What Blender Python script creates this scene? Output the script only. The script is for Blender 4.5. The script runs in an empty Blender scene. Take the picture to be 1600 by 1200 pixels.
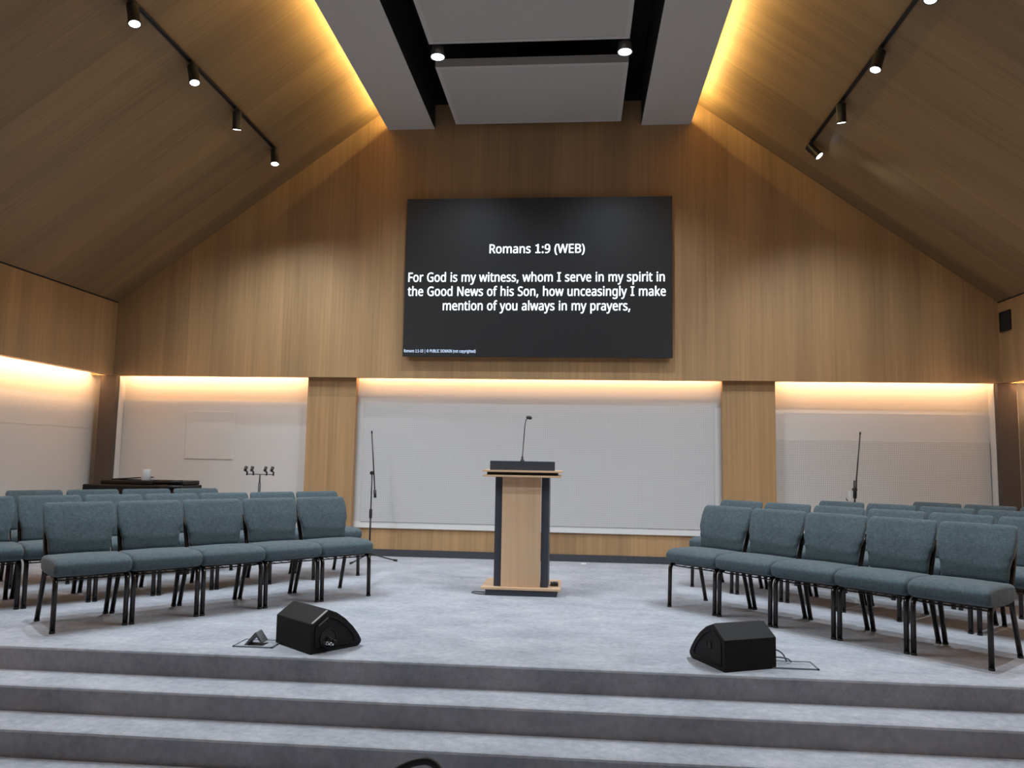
import bpy, bmesh, math, random
from mathutils import Vector, Matrix, Euler
random.seed(7)
S = bpy.context.scene
COL = S.collection
PI = math.pi

# ------------------------------------------------------------------ camera, exposure, world
F_PX = 1200.0
yaw, pitch, roll = math.radians(4.9106), math.radians(5.6027), math.radians(1.0172)
cam_d = bpy.data.cameras.new('camera'); cam = bpy.data.objects.new('camera', cam_d); COL.objects.link(cam)
cam_d.sensor_fit = 'HORIZONTAL'; cam_d.sensor_width = 36.0; cam_d.lens = 36.0 * F_PX / 1600.0
cam_d.clip_start = 0.05; cam_d.clip_end = 100
f_ = Vector((-math.sin(yaw) * math.cos(pitch), math.cos(yaw) * math.cos(pitch), math.sin(pitch)))
r_ = Vector((math.cos(yaw), math.sin(yaw), 0)); u_ = r_.cross(f_)
r2 = r_ * math.cos(roll) + u_ * math.sin(roll); u2 = u_ * math.cos(roll) - r_ * math.sin(roll)
mw = Matrix((r2, u2, -f_)).transposed().to_4x4(); mw.translation = (0, 0, 1.22)
cam.matrix_world = mw
S.camera = cam
S.view_settings.view_transform = 'Standard'; S.view_settings.look = 'None'
S.view_settings.gamma = 1.0; S.view_settings.use_curve_mapping = False
S.view_settings.exposure = 0.0
w = bpy.data.worlds.new('world'); S.world = w; w.use_nodes = True
w.node_tree.nodes['Background'].inputs[0].default_value = (0.6, 0.68, 0.8, 1)
w.node_tree.nodes['Background'].inputs[1].default_value = 0.05

WARM = (1.0, 0.56, 0.27)      # cove LED
HALO = (1.0, 0.72, 0.27)
COOL = (0.84, 0.93, 1.0)      # track spots

# ------------------------------------------------------------------ room dimensions (metres, stage floor z = 0)
XL, XR, YB = -5.92, 4.89, 9.30           # upper side walls and upper back wall
ZE, ZS = 3.15, 2.20                      # eave and soffit
YF = -3.0                                # wall behind the audience
SL = 0.728                               # ceiling slope
BL0, BL1, BR0, BR1, ZB = -2.445, -1.843, 0.757, 1.365, 5.39
FLOOR_Z = -0.429

# ------------------------------------------------------------------ cove light (LED strips in the coves, plus added weak fill strips)
def area(name, loc, direction, sx, sy, power, color, spread=180):
    l = bpy.data.lights.new(name, 'AREA'); l.shape = 'RECTANGLE'; l.size = sx; l.size_y = sy
    l.energy = power; l.color = color; l.spread = math.radians(spread)
    o = bpy.data.objects.new(name, l); COL.objects.link(o)
    o.location = loc
    d = Vector(direction).normalized()
    return o, d
def orient(o, d, long_axis):
    z = -d; x = Vector(long_axis).normalized(); y = z.cross(x).normalized(); x = y.cross(z)
    o.matrix_world = Matrix.Translation(o.location) @ Matrix((x, y, z)).transposed().to_4x4()
def strip(name, a, b, direction, wdt, power_per_m, color):
    a, b = Vector(a), Vector(b); L = (b - a).length
    o, d = area(name, (a + b) / 2, direction, L, wdt, power_per_m * L, color)
    orient(o, d, b - a)
P_COVE = 3.6
for (x0, x1, k) in ((-5.86, -3.42, 1.4), (-3.36, -2.78, 0.9), (-2.74, 1.70, 0.9), (1.74, 2.32, 0.9), (2.38, 4.83, 1.25)):
    strip('cove_led', (x0, 9.362, 2.282), (x1, 9.362, 2.282), (0, 1, -0.25), 0.012, P_COVE * k, WARM)
    strip('cove_added_fill', (x0, 9.384, 2.236), (x1, 9.384, 2.236), (0, 1, -0.5), 0.008, P_COVE * k * 0.42, WARM)  # weak extra strip, added to carry the warm glow further down the wall
for s, x in ((-1, XL - 0.08), (1, XR + 0.08)):
    strip('cove_led', (x, 1.0, 2.26), (x, 9.30, 2.26), (s, 0, -0.35), 0.012, P_COVE * 1.8, WARM)
    strip('cove_added_fill', (x - s * -0.022, 1.0, 2.228), (x - s * -0.022, 9.30, 2.228), (s, 0, -0.6), 0.008, P_COVE * 0.8, WARM)  # same added fill for the side walls
for x, s in ((-2.398, -1), (1.318, 1)):
    strip('beam_led', (x, 1.0, 5.47), (x, 9.22, 5.47), (s * 0.8, 0, 0.6), 0.015, 8.0, HALO)

# ------------------------------------------------------------------ helpers
def link(o): COL.objects.link(o); return o
def mk(name, bm, mat, parent=None, smooth=False):
    me = bpy.data.meshes.new(name)
    bmesh.ops.recalc_face_normals(bm, faces=bm.faces)
    bm.to_mesh(me); bm.free()
    if smooth is True:
        for p in me.polygons: p.use_smooth = True
    elif smooth:
        for p in me.polygons: p.use_smooth = True
        try: me.set_sharp_from_angle(angle=math.radians(smooth))
        except Exception: pass
    for m in (mat if isinstance(mat, (list, tuple)) else [mat]): me.materials.append(m)
    o = link(bpy.data.objects.new(name, me))
    if parent: o.parent = parent
    return o
def tag(o, label, cat, group=None):
    o['label'] = label; o['category'] = cat
    if group: o['group'] = group
    return o
def struct(name, bm, mat, label, smooth=False):
    o = mk(name, bm, mat, None, smooth); o['kind'] = 'structure'; o['label'] = label; o['category'] = name.split('_')[0]
    return o
def empty(name, loc=(0, 0, 0), rz=0):
    o = link(bpy.data.objects.new(name, None)); o.location = loc; o.rotation_euler = (0, 0, rz)
    o.empty_display_size = 0.1
    return o
def thing(name, label, cat, loc=(0, 0, 0), rz=0, group=None):
    return tag(empty(name, loc, rz), label, cat, group)
def copy_tree(o, parent=None):
    c = o.copy(); COL.objects.link(c)
    if parent: c.parent = parent
    for ch in list(o.children): copy_tree(ch, c)
    return c
def box(bm, x0, x1, y0, y1, z0, z1, bev=0, mi=0, M=None):
    b2 = bmesh.new()
    vs = [b2.verts.new((x, y, z)) for x in (x0, x1) for y in (y0, y1) for z in (z0, z1)]
    for f in ((0, 1, 3, 2), (4, 6, 7, 5), (0, 4, 5, 1), (2, 3, 7, 6), (0, 2, 6, 4), (1, 5, 7, 3)):
        b2.faces.new([vs[i] for i in f])
    bmesh.ops.recalc_face_normals(b2, faces=b2.faces)
    if bev: bmesh.ops.bevel(b2, geom=b2.edges[:], offset=bev, segments=2, profile=0.5, affect='EDGES')
    merge(bm, b2, mi, M)
    return bm
def merge(bm, b2, mi=0, M=None):
    mp = {}
    for v in b2.verts: mp[v] = bm.verts.new(M @ v.co if M else v.co)
    for f in b2.faces:
        try:
            g = bm.faces.new([mp[v] for v in f.verts]); g.material_index = mi; g.smooth = f.smooth
        except ValueError: pass
    b2.free()
def B(*a, **k): return box(bmesh.new(), *a, **k)
def prism(pts, axis, a, b, bm=None, bev=0, mi=0):
    """extrude closed 2D polygon along axis ('x': pts=(y,z), 'y': pts=(x,z), 'z': pts=(x,y))"""
    b2 = bmesh.new()
    def P(p, t): return {'x': (t, p[0], p[1]), 'y': (p[0], t, p[1]), 'z': (p[0], p[1], t)}[axis]
    A = [b2.verts.new(P(p, a)) for p in pts]; Bv = [b2.verts.new(P(p, b)) for p in pts]
    n = len(pts)
    b2.faces.new(A); b2.faces.new(Bv[::-1])
    for i in range(n): b2.faces.new((A[i], A[(i + 1) % n], Bv[(i + 1) % n], Bv[i]))
    bmesh.ops.recalc_face_normals(b2, faces=b2.faces)
    if bev: bmesh.ops.bevel(b2, geom=b2.edges[:], offset=bev, segments=2, profile=0.5, affect='EDGES')
    if bm is None: bm = bmesh.new()
    merge(bm, b2, mi)
    return bm
def loft(rings, bm=None, cap=True, closed=True):
    if bm is None: bm = bmesh.new()
    R = [[bm.verts.new(p) for p in r] for r in rings]
    n = len(R[0])
    for a, b in zip(R, R[1:]):
        for i in range(n if closed else n - 1):
            bm.faces.new((a[i], a[(i + 1) % n], b[(i + 1) % n], b[i]))
    if cap:
        bm.faces.new(R[0][::-1]); bm.faces.new(R[-1])
    return bm
def smooth_path(pts, rad=0.03, seg=5):
    """round the corners of a polyline"""
    P = [Vector(p) for p in pts]; out = [P[0]]
    for i in range(1, len(P) - 1):
        a, b, c = P[i - 1], P[i], P[i + 1]
        r = min(rad, (a - b).length * 0.45, (c - b).length * 0.45)
        p0 = b + (a - b).normalized() * r; p1 = b + (c - b).normalized() * r
        for k in range(seg + 1):
            t = k / seg
            out.append(p0 * (1 - t) ** 2 + b * 2 * t * (1 - t) + p1 * t * t)
    out.append(P[-1]); return out
def tube(pts, r, bm=None, n=10, flat=1.0, up=None):
    """tube of radius r (or list) along the points; flat squashes its second axis"""
    P = [Vector(p) for p in pts]; rings = []
    ref = Vector(up) if up else None
    prev = None
    for i, p in enumerate(P):
        t = (P[min(i + 1, len(P) - 1)] - P[max(i - 1, 0)]).normalized()
        if prev is None:
            h = ref if ref is not None else (Vector((0, 0, 1)) if abs(t.z) < 0.9 else Vector((1, 0, 0)))
            u = t.cross(h).normalized()
        else:
            u = (prev - t * prev.dot(t)).normalized()
        prev = u; v = t.cross(u)
        rr = r[i] if isinstance(r, (list, tuple)) else r
        rings.append([p + u * rr * math.cos(2 * PI * k / n) + v * rr * flat * math.sin(2 * PI * k / n) for k in range(n)])
    return loft(rings, bm)
def lathe(prof, bm=None, n=24, M=None, cap=True):
    """prof: list of (radius, z); solid of revolution about z"""
    b2 = bmesh.new()
    loft([[(r * math.cos(2 * PI * k / n), r * math.sin(2 * PI * k / n), z) for k in range(n)] for r, z in prof], b2, cap)
    if bm is None: bm = bmesh.new()
    merge(bm, b2, 0, M)
    return bm
def superell(a, b, n, e):
    out = []
    for k in range(n):
        t = 2 * PI * k / n; c, s = math.cos(t), math.sin(t)
        out.append((a * math.copysign(abs(c) ** (2 / e), c), b * math.copysign(abs(s) ** (2 / e), s)))
    return out
def align(p, d):
    """matrix putting local -z along d at p"""
    return Matrix.Translation(Vector(p)) @ Vector((0, 0, -1)).rotation_difference(Vector(d).normalized()).to_matrix().to_4x4()

# ------------------------------------------------------------------ materials
def nodes(name):
    m = bpy.data.materials.new(name); m.use_nodes = True
    return m, m.node_tree, m.node_tree.nodes['Principled BSDF']
def plain(name, col, rough=0.5, metal=0.0, spec=0.5, emit=None, strength=0):
    m, nt, b = nodes(name)
    b.inputs['Base Color'].default_value = (*col, 1); b.inputs['Roughness'].default_value = rough
    b.inputs['Metallic'].default_value = metal
    b.inputs['Specular IOR Level'].default_value = spec
    if emit:
        b.inputs['Emission Color'].default_value = (*emit, 1); b.inputs['Emission Strength'].default_value = strength
    return m
def N(nt, t, **kw):
    n = nt.nodes.new(t)
    for k, v in kw.items(): setattr(n, k, v)
    return n
def mapped(nt, scale, kind='Object'):
    tc = N(nt, 'ShaderNodeTexCoord'); mp = N(nt, 'ShaderNodeMapping'); mp.inputs['Scale'].default_value = scale
    nt.links.new(tc.outputs[kind], mp.inputs['Vector']); return mp.outputs['Vector']
def noise(nt, vec, scale, detail=4, rough=0.6):
    n = N(nt, 'ShaderNodeTexNoise'); n.inputs['Scale'].default_value = scale; n.inputs['Detail'].default_value = detail
    n.inputs['Roughness'].default_value = rough; nt.links.new(vec, n.inputs['Vector']); return n.outputs['Fac']
def ramp(nt, fac, stops):
    r = N(nt, 'ShaderNodeValToRGB'); e = r.color_ramp.elements
    while len(e) < len(stops): e.new(0.5)
    for el, (p, c) in zip(e, stops): el.position = p; el.color = (*c, 1)
    nt.links.new(fac, r.inputs['Fac']); return r.outputs['Color']
def mixc(nt, a, b, fac, mode='MULTIPLY'):
    m = N(nt, 'ShaderNodeMix', data_type='RGBA', blend_type=mode)
    if isinstance(fac, float): m.inputs[0].default_value = fac
    else: nt.links.new(fac, m.inputs[0])
    for i, v in ((6, a), (7, b)):
        if isinstance(v, tuple): m.inputs[i].default_value = (*v, 1)
        else: nt.links.new(v, m.inputs[i])
    return m.outputs[2]
def bump(nt, b, h, strength, dist=0.01):
    n = N(nt, 'ShaderNodeBump'); n.inputs['Strength'].default_value = strength; n.inputs['Distance'].default_value = dist
    nt.links.new(h, n.inputs['Height']); nt.links.new(n.outputs[0], b.inputs['Normal'])
def wood(name, base, grain, panel_axis, panel_w, panel_amt=0.09, rough=0.45, fig=0.14):
    """grain: 'x','y','z' direction of the fibre; panel_axis: axis across which veneer leaves change"""
    m, nt, b = nodes(name)
    fine = {'x': (0.5, 26, 0.5), 'y': (26, 0.5, 26), 'z': (26, 26, 0.45)}[grain]
    wide = {'x': (0.16, 3.2, 0.16), 'y': (3.2, 0.16, 3.2), 'z': (3.2, 3.2, 0.16)}[grain]
    d = tuple(c * (1 - fig) for c in base); l = tuple(min(1, c * (1 + fig)) for c in base)
    c1 = ramp(nt, noise(nt, mapped(nt, fine), 1.6, 5, 0.6), [(0.28, d), (0.72, l)])
    c2 = ramp(nt, noise(nt, mapped(nt, wide), 1.0, 3, 0.5), [(0.3, (0.84, 0.82, 0.80)), (0.7, (1.12, 1.10, 1.06))])
    c = mixc(nt, c1, c2, 1.0)
    tc = N(nt, 'ShaderNodeTexCoord'); sep = N(nt, 'ShaderNodeSeparateXYZ'); nt.links.new(tc.outputs['Object'], sep.inputs[0])
    dv = N(nt, 'ShaderNodeMath', operation='DIVIDE'); dv.inputs[1].default_value = panel_w
    nt.links.new(sep.outputs['XYZ'.index(panel_axis.upper())], dv.inputs[0])
    fl = N(nt, 'ShaderNodeMath', operation='FLOOR'); nt.links.new(dv.outputs[0], fl.inputs[0])
    wn = N(nt, 'ShaderNodeTexWhiteNoise', noise_dimensions='1D'); nt.links.new(fl.outputs[0], wn.inputs['W'])
    lo, hi = 1 - panel_amt, 1 + panel_amt
    c3 = ramp(nt, wn.outputs['Value'], [(0.0, (lo, lo, lo)), (1.0, (hi, hi * 0.99, hi * 0.97))])
    c = mixc(nt, c, c3, 1.0)
    nt.links.new(c, b.inputs['Base Color']); b.inputs['Roughness'].default_value = rough
    b.inputs['Specular IOR Level'].default_value = 0.35
    return m
OAK = (0.42, 0.268, 0.140)
M_wallwood = wood('oak_veneer_upright', OAK, 'z', 'x', 0.31)
M_sidewood = wood('oak_veneer_side', OAK, 'z', 'y', 0.31)
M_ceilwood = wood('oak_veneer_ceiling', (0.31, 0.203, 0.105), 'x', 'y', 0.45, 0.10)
M_podwood = wood('beech_laminate', (0.66, 0.46, 0.30), 'z', 'x', 5.0, 0.0, 0.4, 0.07)
M_podedge = wood('beech_edge', (0.66, 0.46, 0.30), 'x', 'y', 5.0, 0.0, 0.4, 0.07)
def carpet_mat():
    m, nt, b = nodes('grey_blue_carpet')
    big = noise(nt, mapped(nt, (1.4, 2.2, 1.4)), 1.6, 6, 0.65)
    c = ramp(nt, big, [(0.30, (0.325, 0.345, 0.385)), (0.55, (0.42, 0.438, 0.48)), (0.75, (0.505, 0.512, 0.545))])
    mid = noise(nt, mapped(nt, (1, 1, 1)), 22, 3, 0.6)
    c = mixc(nt, c, ramp(nt, mid, [(0.3, (0.86, 0.86, 0.87)), (0.7, (1.1, 1.1, 1.1))]), 1.0)
    fine = noise(nt, mapped(nt, (1, 1, 1)), 320, 2, 0.7)
    c = mixc(nt, c, ramp(nt, fine, [(0.3, (0.80, 0.80, 0.81)), (0.7, (1.16, 1.16, 1.16))]), 1.0)
    nt.links.new(c, b.inputs['Base Color']); b.inputs['Roughness'].default_value = 0.97
    b.inputs['Specular IOR Level'].default_value = 0.1
    bump(nt, b, fine, 0.6, 0.006)
    return m
M_carpet = carpet_mat()
M_white = plain('white_paint', (0.63, 0.62, 0.605), 0.7, spec=0.2)
M_frame_grey = plain('panel_frame_white', (0.585, 0.58, 0.575), 0.7, spec=0.2)
M_rail = plain('panel_rail_white', (0.72, 0.715, 0.70), 0.7, spec=0.2)
M_beam = plain('white_plaster', (0.57, 0.56, 0.54), 0.8, spec=0.2)
M_black = plain('black_void_paint', (0.012, 0.012, 0.013), 0.8)
M_brown = plain('dark_brown_steel', (0.075, 0.055, 0.045), 0.5)
M_skirt = plain('charcoal_skirting', (0.05, 0.053, 0.062), 0.6)
def perforated(name, base, hole, pitch, ratio, axes):
    """square grid of round holes"""
    m, nt, b = nodes(name)
    tc = N(nt, 'ShaderNodeTexCoord'); sep = N(nt, 'ShaderNodeSeparateXYZ'); nt.links.new(tc.outputs['Object'], sep.inputs[0])
    cells = []
    for a in axes:
        d = N(nt, 'ShaderNodeMath', operation='DIVIDE'); d.inputs[1].default_value = pitch; nt.links.new(sep.outputs['XYZ'.index(a)], d.inputs[0])
        fr = N(nt, 'ShaderNodeMath', operation='FRACT'); nt.links.new(d.outputs[0], fr.inputs[0])
        s = N(nt, 'ShaderNodeMath', operation='SUBTRACT'); s.inputs[1].default_value = 0.5; nt.links.new(fr.outputs[0], s.inputs[0])
        q = N(nt, 'ShaderNodeMath', operation='POWER'); q.inputs[1].default_value = 2; nt.links.new(s.outputs[0], q.inputs[0])
        cells.append(q)
    ad = N(nt, 'ShaderNodeMath', operation='ADD'); nt.links.new(cells[0].outputs[0], ad.inputs[0]); nt.links.new(cells[1].outputs[0], ad.inputs[1])
    lt = N(nt, 'ShaderNodeMath', operation='LESS_THAN'); lt.inputs[1].default_value = ratio * ratio; nt.links.new(ad.outputs[0], lt.inputs[0])
    c = mixc(nt, base, hole, lt.outputs[0], 'MIX')
    nt.links.new(c, b.inputs['Base Color']); b.inputs['Roughness'].default_value = 0.75; b.inputs['Specular IOR Level'].default_value = 0.2
    return m
M_perf = perforated('perforated_white_board', (0.55, 0.55, 0.555), (0.41, 0.41, 0.42), 0.023, 0.25, 'XZ')
M_perf_bay = perforated('perforated_bay_board', (0.60, 0.595, 0.585), (0.40, 0.40, 0.40), 0.023, 0.26, 'XZ')
M_perf_cloud = perforated('perforated_cloud_board', (0.53, 0.525, 0.51), (0.42, 0.42, 0.42), 0.022, 0.24, 'XY')
M_trackblack = plain('track_black', (0.012, 0.012, 0.014), 0.4)
M_lens = plain('spot_lens', (1, 1, 1), 0.3, emit=(0.85, 0.93, 1.0), strength=9)
M_glass_off = plain('lamp_reflector', (0.75, 0.75, 0.75), 0.25, metal=0.8)

# ------------------------------------------------------------------ floors
pts = [(9.80, 0.0), (4.70, 0.0), (4.685, -0.004), (4.68, -0.015), (4.68, -0.143), (4.395, -0.143), (4.380, -0.147), (4.375, -0.158),
       (4.375, -0.286), (4.11, -0.286), (4.095, -0.290), (4.09, -0.301), (4.09, -0.62), (9.80, -0.62)]
struct('floor_stage', prism(pts, 'x', -6.4, 5.4), M_carpet, 'grey-blue carpeted stage with three shallow steps down to the front')
struct('floor', B(-6.4, 5.4, YF - 0.1, 4.09, -0.62, FLOOR_Z), M_carpet, 'grey-blue carpeted hall floor below the stage steps')

# ------------------------------------------------------------------ back wall
zr = lambda x: ZE + SL * ((x - XL) if x < -0.5 else (XR - x))
gable = [(XL - 0.3, ZS), (XL - 0.3, ZE), (XL, ZE), (-2.40, zr(-2.40)), (-2.40, 5.71), (1.32, 5.71), (1.32, zr(1.32)), (XR, ZE), (XR + 0.3, ZE), (XR + 0.3, ZS)]
struct('wall_back', prism(gable, 'y', YB, 9.355), M_wallwood, 'oak veneered gable wall carrying the big screen')
struct('trim_1', B(XL, XR, 9.34, 9.386, ZS, 2.222), M_wallwood, 'added oak lip under the gable wall, shaped to cut off the cove light')  # unseen lip added to give the cove light a cutoff line
struct('wall_back_upper', B(XL - 0.4, XR + 0.4, 9.60, 9.66, 2.0, 2.7), M_white, 'white back of the light cove above the bays')
struct('ceiling_cove', B(XL - 0.4, XR + 0.4, 9.35, 9.66, 2.36, 2.40), M_white, 'white lid of the light cove behind the gable wall')
# bays: white wall, wood pillars, panels
struct('wall_back_lower', B(XL - 0.4, XR + 0.4, 9.53, 9.60, 0.0, 2.36), M_white, 'white recessed wall behind the chairs under the gable wall')
struct('trim_2', B(-3.385, -2.765, 9.385, 9.53, 0.0, 2.36), M_wallwood, 'oak pilaster left of the centre acoustic panel')
struct('trim_3', B(1.735, 2.355, 9.385, 9.53, 0.0, 2.36), M_wallwood, 'oak pilaster right of the centre acoustic panel')
struct('trim_4', B(-2.765, 1.735, 9.505, 9.53, 0.08, 0.345), M_wallwood, 'low oak band under the centre acoustic panel')
bb = B(-2.78, 1.75, 9.49, 9.53, 0.0, 0.085)
struct('baseboard_back', bb, M_skirt, 'charcoal skirting along the back wall behind the lectern')
for i, (x0, x1) in enumerate(((XL - 0.03, -3.385), (2.355, XR + 0.03))):
    struct('baseboard_%s' % ('left', 'right')[i], B(x0, x1, 9.50, 9.53, 0.0, 0.085), M_skirt,
           'charcoal skirting of the %s bay' % ('left', 'right')[i])
# centre panel
t = thing('acoustic_panel', 'large white perforated acoustic panel filling the wall behind the lectern', 'panel', (-0.515, 9.50, 0.345))
fr = bmesh.new()
for a in ((-2.25, 2.25, -0.02, 0.03, 1.56, 2.0), (-2.25, -2.165, -0.02, 0.03, 0.075, 1.56), (2.165, 2.25, -0.02, 0.03, 0.075, 1.56)):
    box(fr, *a)
mk('frame', fr, M_frame_grey, t)
mk('bottom_rail', B(-2.25, 2.25, -0.02, 0.03, 0.0, 0.075), M_rail, t)
mk('perforated_board', B(-2.165, 2.165, -0.028, 0.03, 0.075, 1.56, bev=0.003), M_perf, t)
# right bay boards
tag(mk('acoustic_panel', B(2.385, 4.84, 9.512, 9.529, 0.10, 1.515, bev=0.002), M_perf_bay), 'dotted perforated board low in the right bay behind the chairs', 'panel')
tag(mk('wall_board', B(2.36, 4.885, 9.516, 9.53, 1.515, 1.84), M_white), 'plain white board above the dotted board in the right bay', 'panel')
tag(mk('wall_board', B(-5.88, -3.388, 9.516, 9.53, 0.09, 1.90), M_white), 'plain white board lining the back of the left bay', 'panel')
tag(mk('access_panel', B(-5.02, -4.375, 9.508, 9.516, 1.155, 1.765, bev=0.003), M_white), 'square white access panel standing proud of the left bay wall', 'panel')

# ------------------------------------------------------------------ side walls
for s, X, nm in ((-1, XL, 'left'), (1, XR, 'right')):
    struct('wall_%s' % nm, B(*sorted((X, X + s * 0.05)), YF, YB + 0.03, ZS, ZE), M_sidewood, 'oak veneered upper wall on the %s above the cove' % nm)
    struct('trim_%d' % (11 if s < 0 else 12), B(*sorted((X - s * 0.004, X)), YF, YB, ZE - 0.014, ZE + 0.002), M_black, 'black strip painting in the shadow gap along the %s eave' % nm)  # thin black strip puts the dark line of the eave shadow into colour
    struct('trim_%d' % (5 if s < 0 else 6), B(*sorted((X + s * 0.05, X + s * 0.10)), YF, 9.33, ZS, 2.215), M_sidewood, 'lip under the %s upper wall hiding the cove light' % nm)
    struct('ceiling_cove_%s' % nm, B(*sorted((X + s * 0.05, X + s * 0.40)), YF, 9.33, 2.36, 2.40), M_white, 'white lid of the %s side cove' % nm)
    lw = bmesh.new()
    box(lw, *sorted((X + s * 0.30, X + s * 0.36)), YF, 9.6, FLOOR_Z - 0.1, 1.516)
    box(lw, *sorted((X + s * 0.304, X + s * 0.36)), YF, 9.6, 1.516, 1.522)
    box(lw, *sorted((X + s * 0.30, X + s * 0.36)), YF, 9.6, 1.522, 2.40)
    struct('wall_%s_lower' % nm, lw, M_white, 'white recessed lower wall on the %s side' % nm)
    # corner post and the white return beside it
    struct('trim_%d' % (7 if s < 0 else 8), B(*sorted((X - s * 0.03, X + s * 0.18)), 9.325, 9.40, 0.0, 2.20), M_brown, 'dark brown steel post in the %s back corner' % nm)
    struct('trim_%d' % (9 if s < 0 else 10), B(*sorted((X - s * 0.035, X + s * 0.02)), 9.40, 9.53, 0.0, 2.2), M_white, 'white return beside the %s corner post' % nm)
struct('wall_front', B(-6.4, 5.4, YF - 0.1, YF, FLOOR_Z - 0.1, 6.4), M_white, 'plain wall behind the camera')

# ------------------------------------------------------------------ ceiling
th = 0.06
def slope(x0, x1, mirror):
    z0, z1 = zr(x0), zr(x1)
    return prism([(x0, z0), (x1, z1), (x1, z1 + th), (x0, z0 + th)], 'y', YF, 9.33)
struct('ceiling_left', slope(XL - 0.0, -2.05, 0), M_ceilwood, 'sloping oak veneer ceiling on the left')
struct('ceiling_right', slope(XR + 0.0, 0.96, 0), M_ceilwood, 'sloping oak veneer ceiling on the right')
struct('ceiling', B(-2.5, 1.4, YF, 9.4, 6.15, 6.2), M_black, 'black ceiling void above the hanging panels')
struct('wall_back_top', B(-2.4, 1.32, 9.30, 9.36, 5.71, 6.16), M_black, 'black strip of wall above the gable veneer')
for i, (x0, x1, s) in enumerate(((BL0, BL1, -1), (BR0, BR1, 1))):
    if s < 0: sec = [(x0, ZB), (x1, ZB), (x1, 6.15), (x0 + 0.06, 6.15), (x0 + 0.06, 5.43), (x0, 5.43)]
    else: sec = [(x0, ZB), (x1, ZB), (x1, 5.43), (x1 - 0.06, 5.43), (x1 - 0.06, 6.15), (x0, 6.15)]
    o = struct('beam_%s' % ('left', 'right')[i], prism(sec, 'y', YF, 9.30), [M_beam, M_black], 'white boxed ceiling beam on the %s' % ('left', 'right')[i])
    xin = x1 if s < 0 else x0
    for p in o.data.polygons:
        if abs(p.center.x - xin) < 0.01 and abs(p.normal.x) > 0.9: p.material_index = 1
# hanging clouds
for i, (y0, y1, lab) in enumerate(((7.78, 9.20, 'white perforated ceiling panel hanging nearest the back wall'), (5.75, 7.325, 'white perforated ceiling panel hanging between the beams, cut off by the top edge'))):
    t = thing('ceiling_panel', lab, 'panel', (-0.527, (y0 + y1) / 2, 5.40), group='hanging ceiling panels')
    hw, hd = 1.03 - 0.02 * (i == 1), (y1 - y0) / 2
    fr = bmesh.new()
    e = 0.05
    for a in ((-hw, hw, -hd, -hd + e, 0, 0.09), (-hw, hw, hd - e, hd, 0, 0.09), (-hw, -hw + e, -hd + e, hd - e, 0, 0.09), (hw - e, hw, -hd + e, hd - e, 0, 0.09)): box(fr, *a)
    mk('frame', fr, M_beam, t)
    mk('perforated_board', B(-hw + e, hw - e, -hd + e, hd - e, 0.004, 0.08), M_perf_cloud, t)
    for sx in (-1, 1):
        for sy in (-1, 1):
            mk('hanger_rod', tube([(sx * 0.85, sy * hd * 0.8, 0.07), (sx * 0.85, sy * hd * 0.8, 0.75)], 0.005, n=6), M_black, t)

# ------------------------------------------------------------------ track lights
def spot(name, loc, d, power, cone, blend=0.6, r=0.035):
    l = bpy.data.lights.new(name, 'SPOT'); l.energy = power; l.color = COOL; l.spot_size = math.radians(cone); l.spot_blend = blend
    l.shadow_soft_size = r
    o = link(bpy.data.objects.new(name, l)); o.matrix_world = align(loc, d)
    return o
nL = Vector((0.589, 0, -0.808)); nR = Vector((-0.592, 0, -0.806))
SIDES = {'left': dict(x=-3.60, n=nL, heads=[8.47, 7.46, 6.52, 5.55, 4.5, 3.5]),
         'right': dict(x=2.59, n=nR, heads=[8.54, 7.54, 6.56, 5.55, 4.5, 3.5])}
AIM = {('left', 0): (-3.0, 7.6, 0), ('left', 1): (-4.1, 9.0, 0), ('left', 2): (-2.3, 5.8, 0), ('left', 3): (-2.4, 5.0, 0), ('left', 4): (-1.6, 5.6, 0), ('left', 5): (-1.0, 5.6, 0),
       ('right', 0): (3.4, 7.0, 0), ('right', 1): (3.1, 9.0, 0), ('right', 2): (1.0, 6.0, 0), ('right', 3): (1.4, 4.8, 0), ('right', 4): (0.8, 5.6, 0), ('right', 5): (0.2, 6.0, 0)}
POW = 250
SHARE = [0.6, 0.72, 0.95, 1.35, 0.95, 0.15]
CONE = [130, 104, 124, 140, 140, 140]
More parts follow.
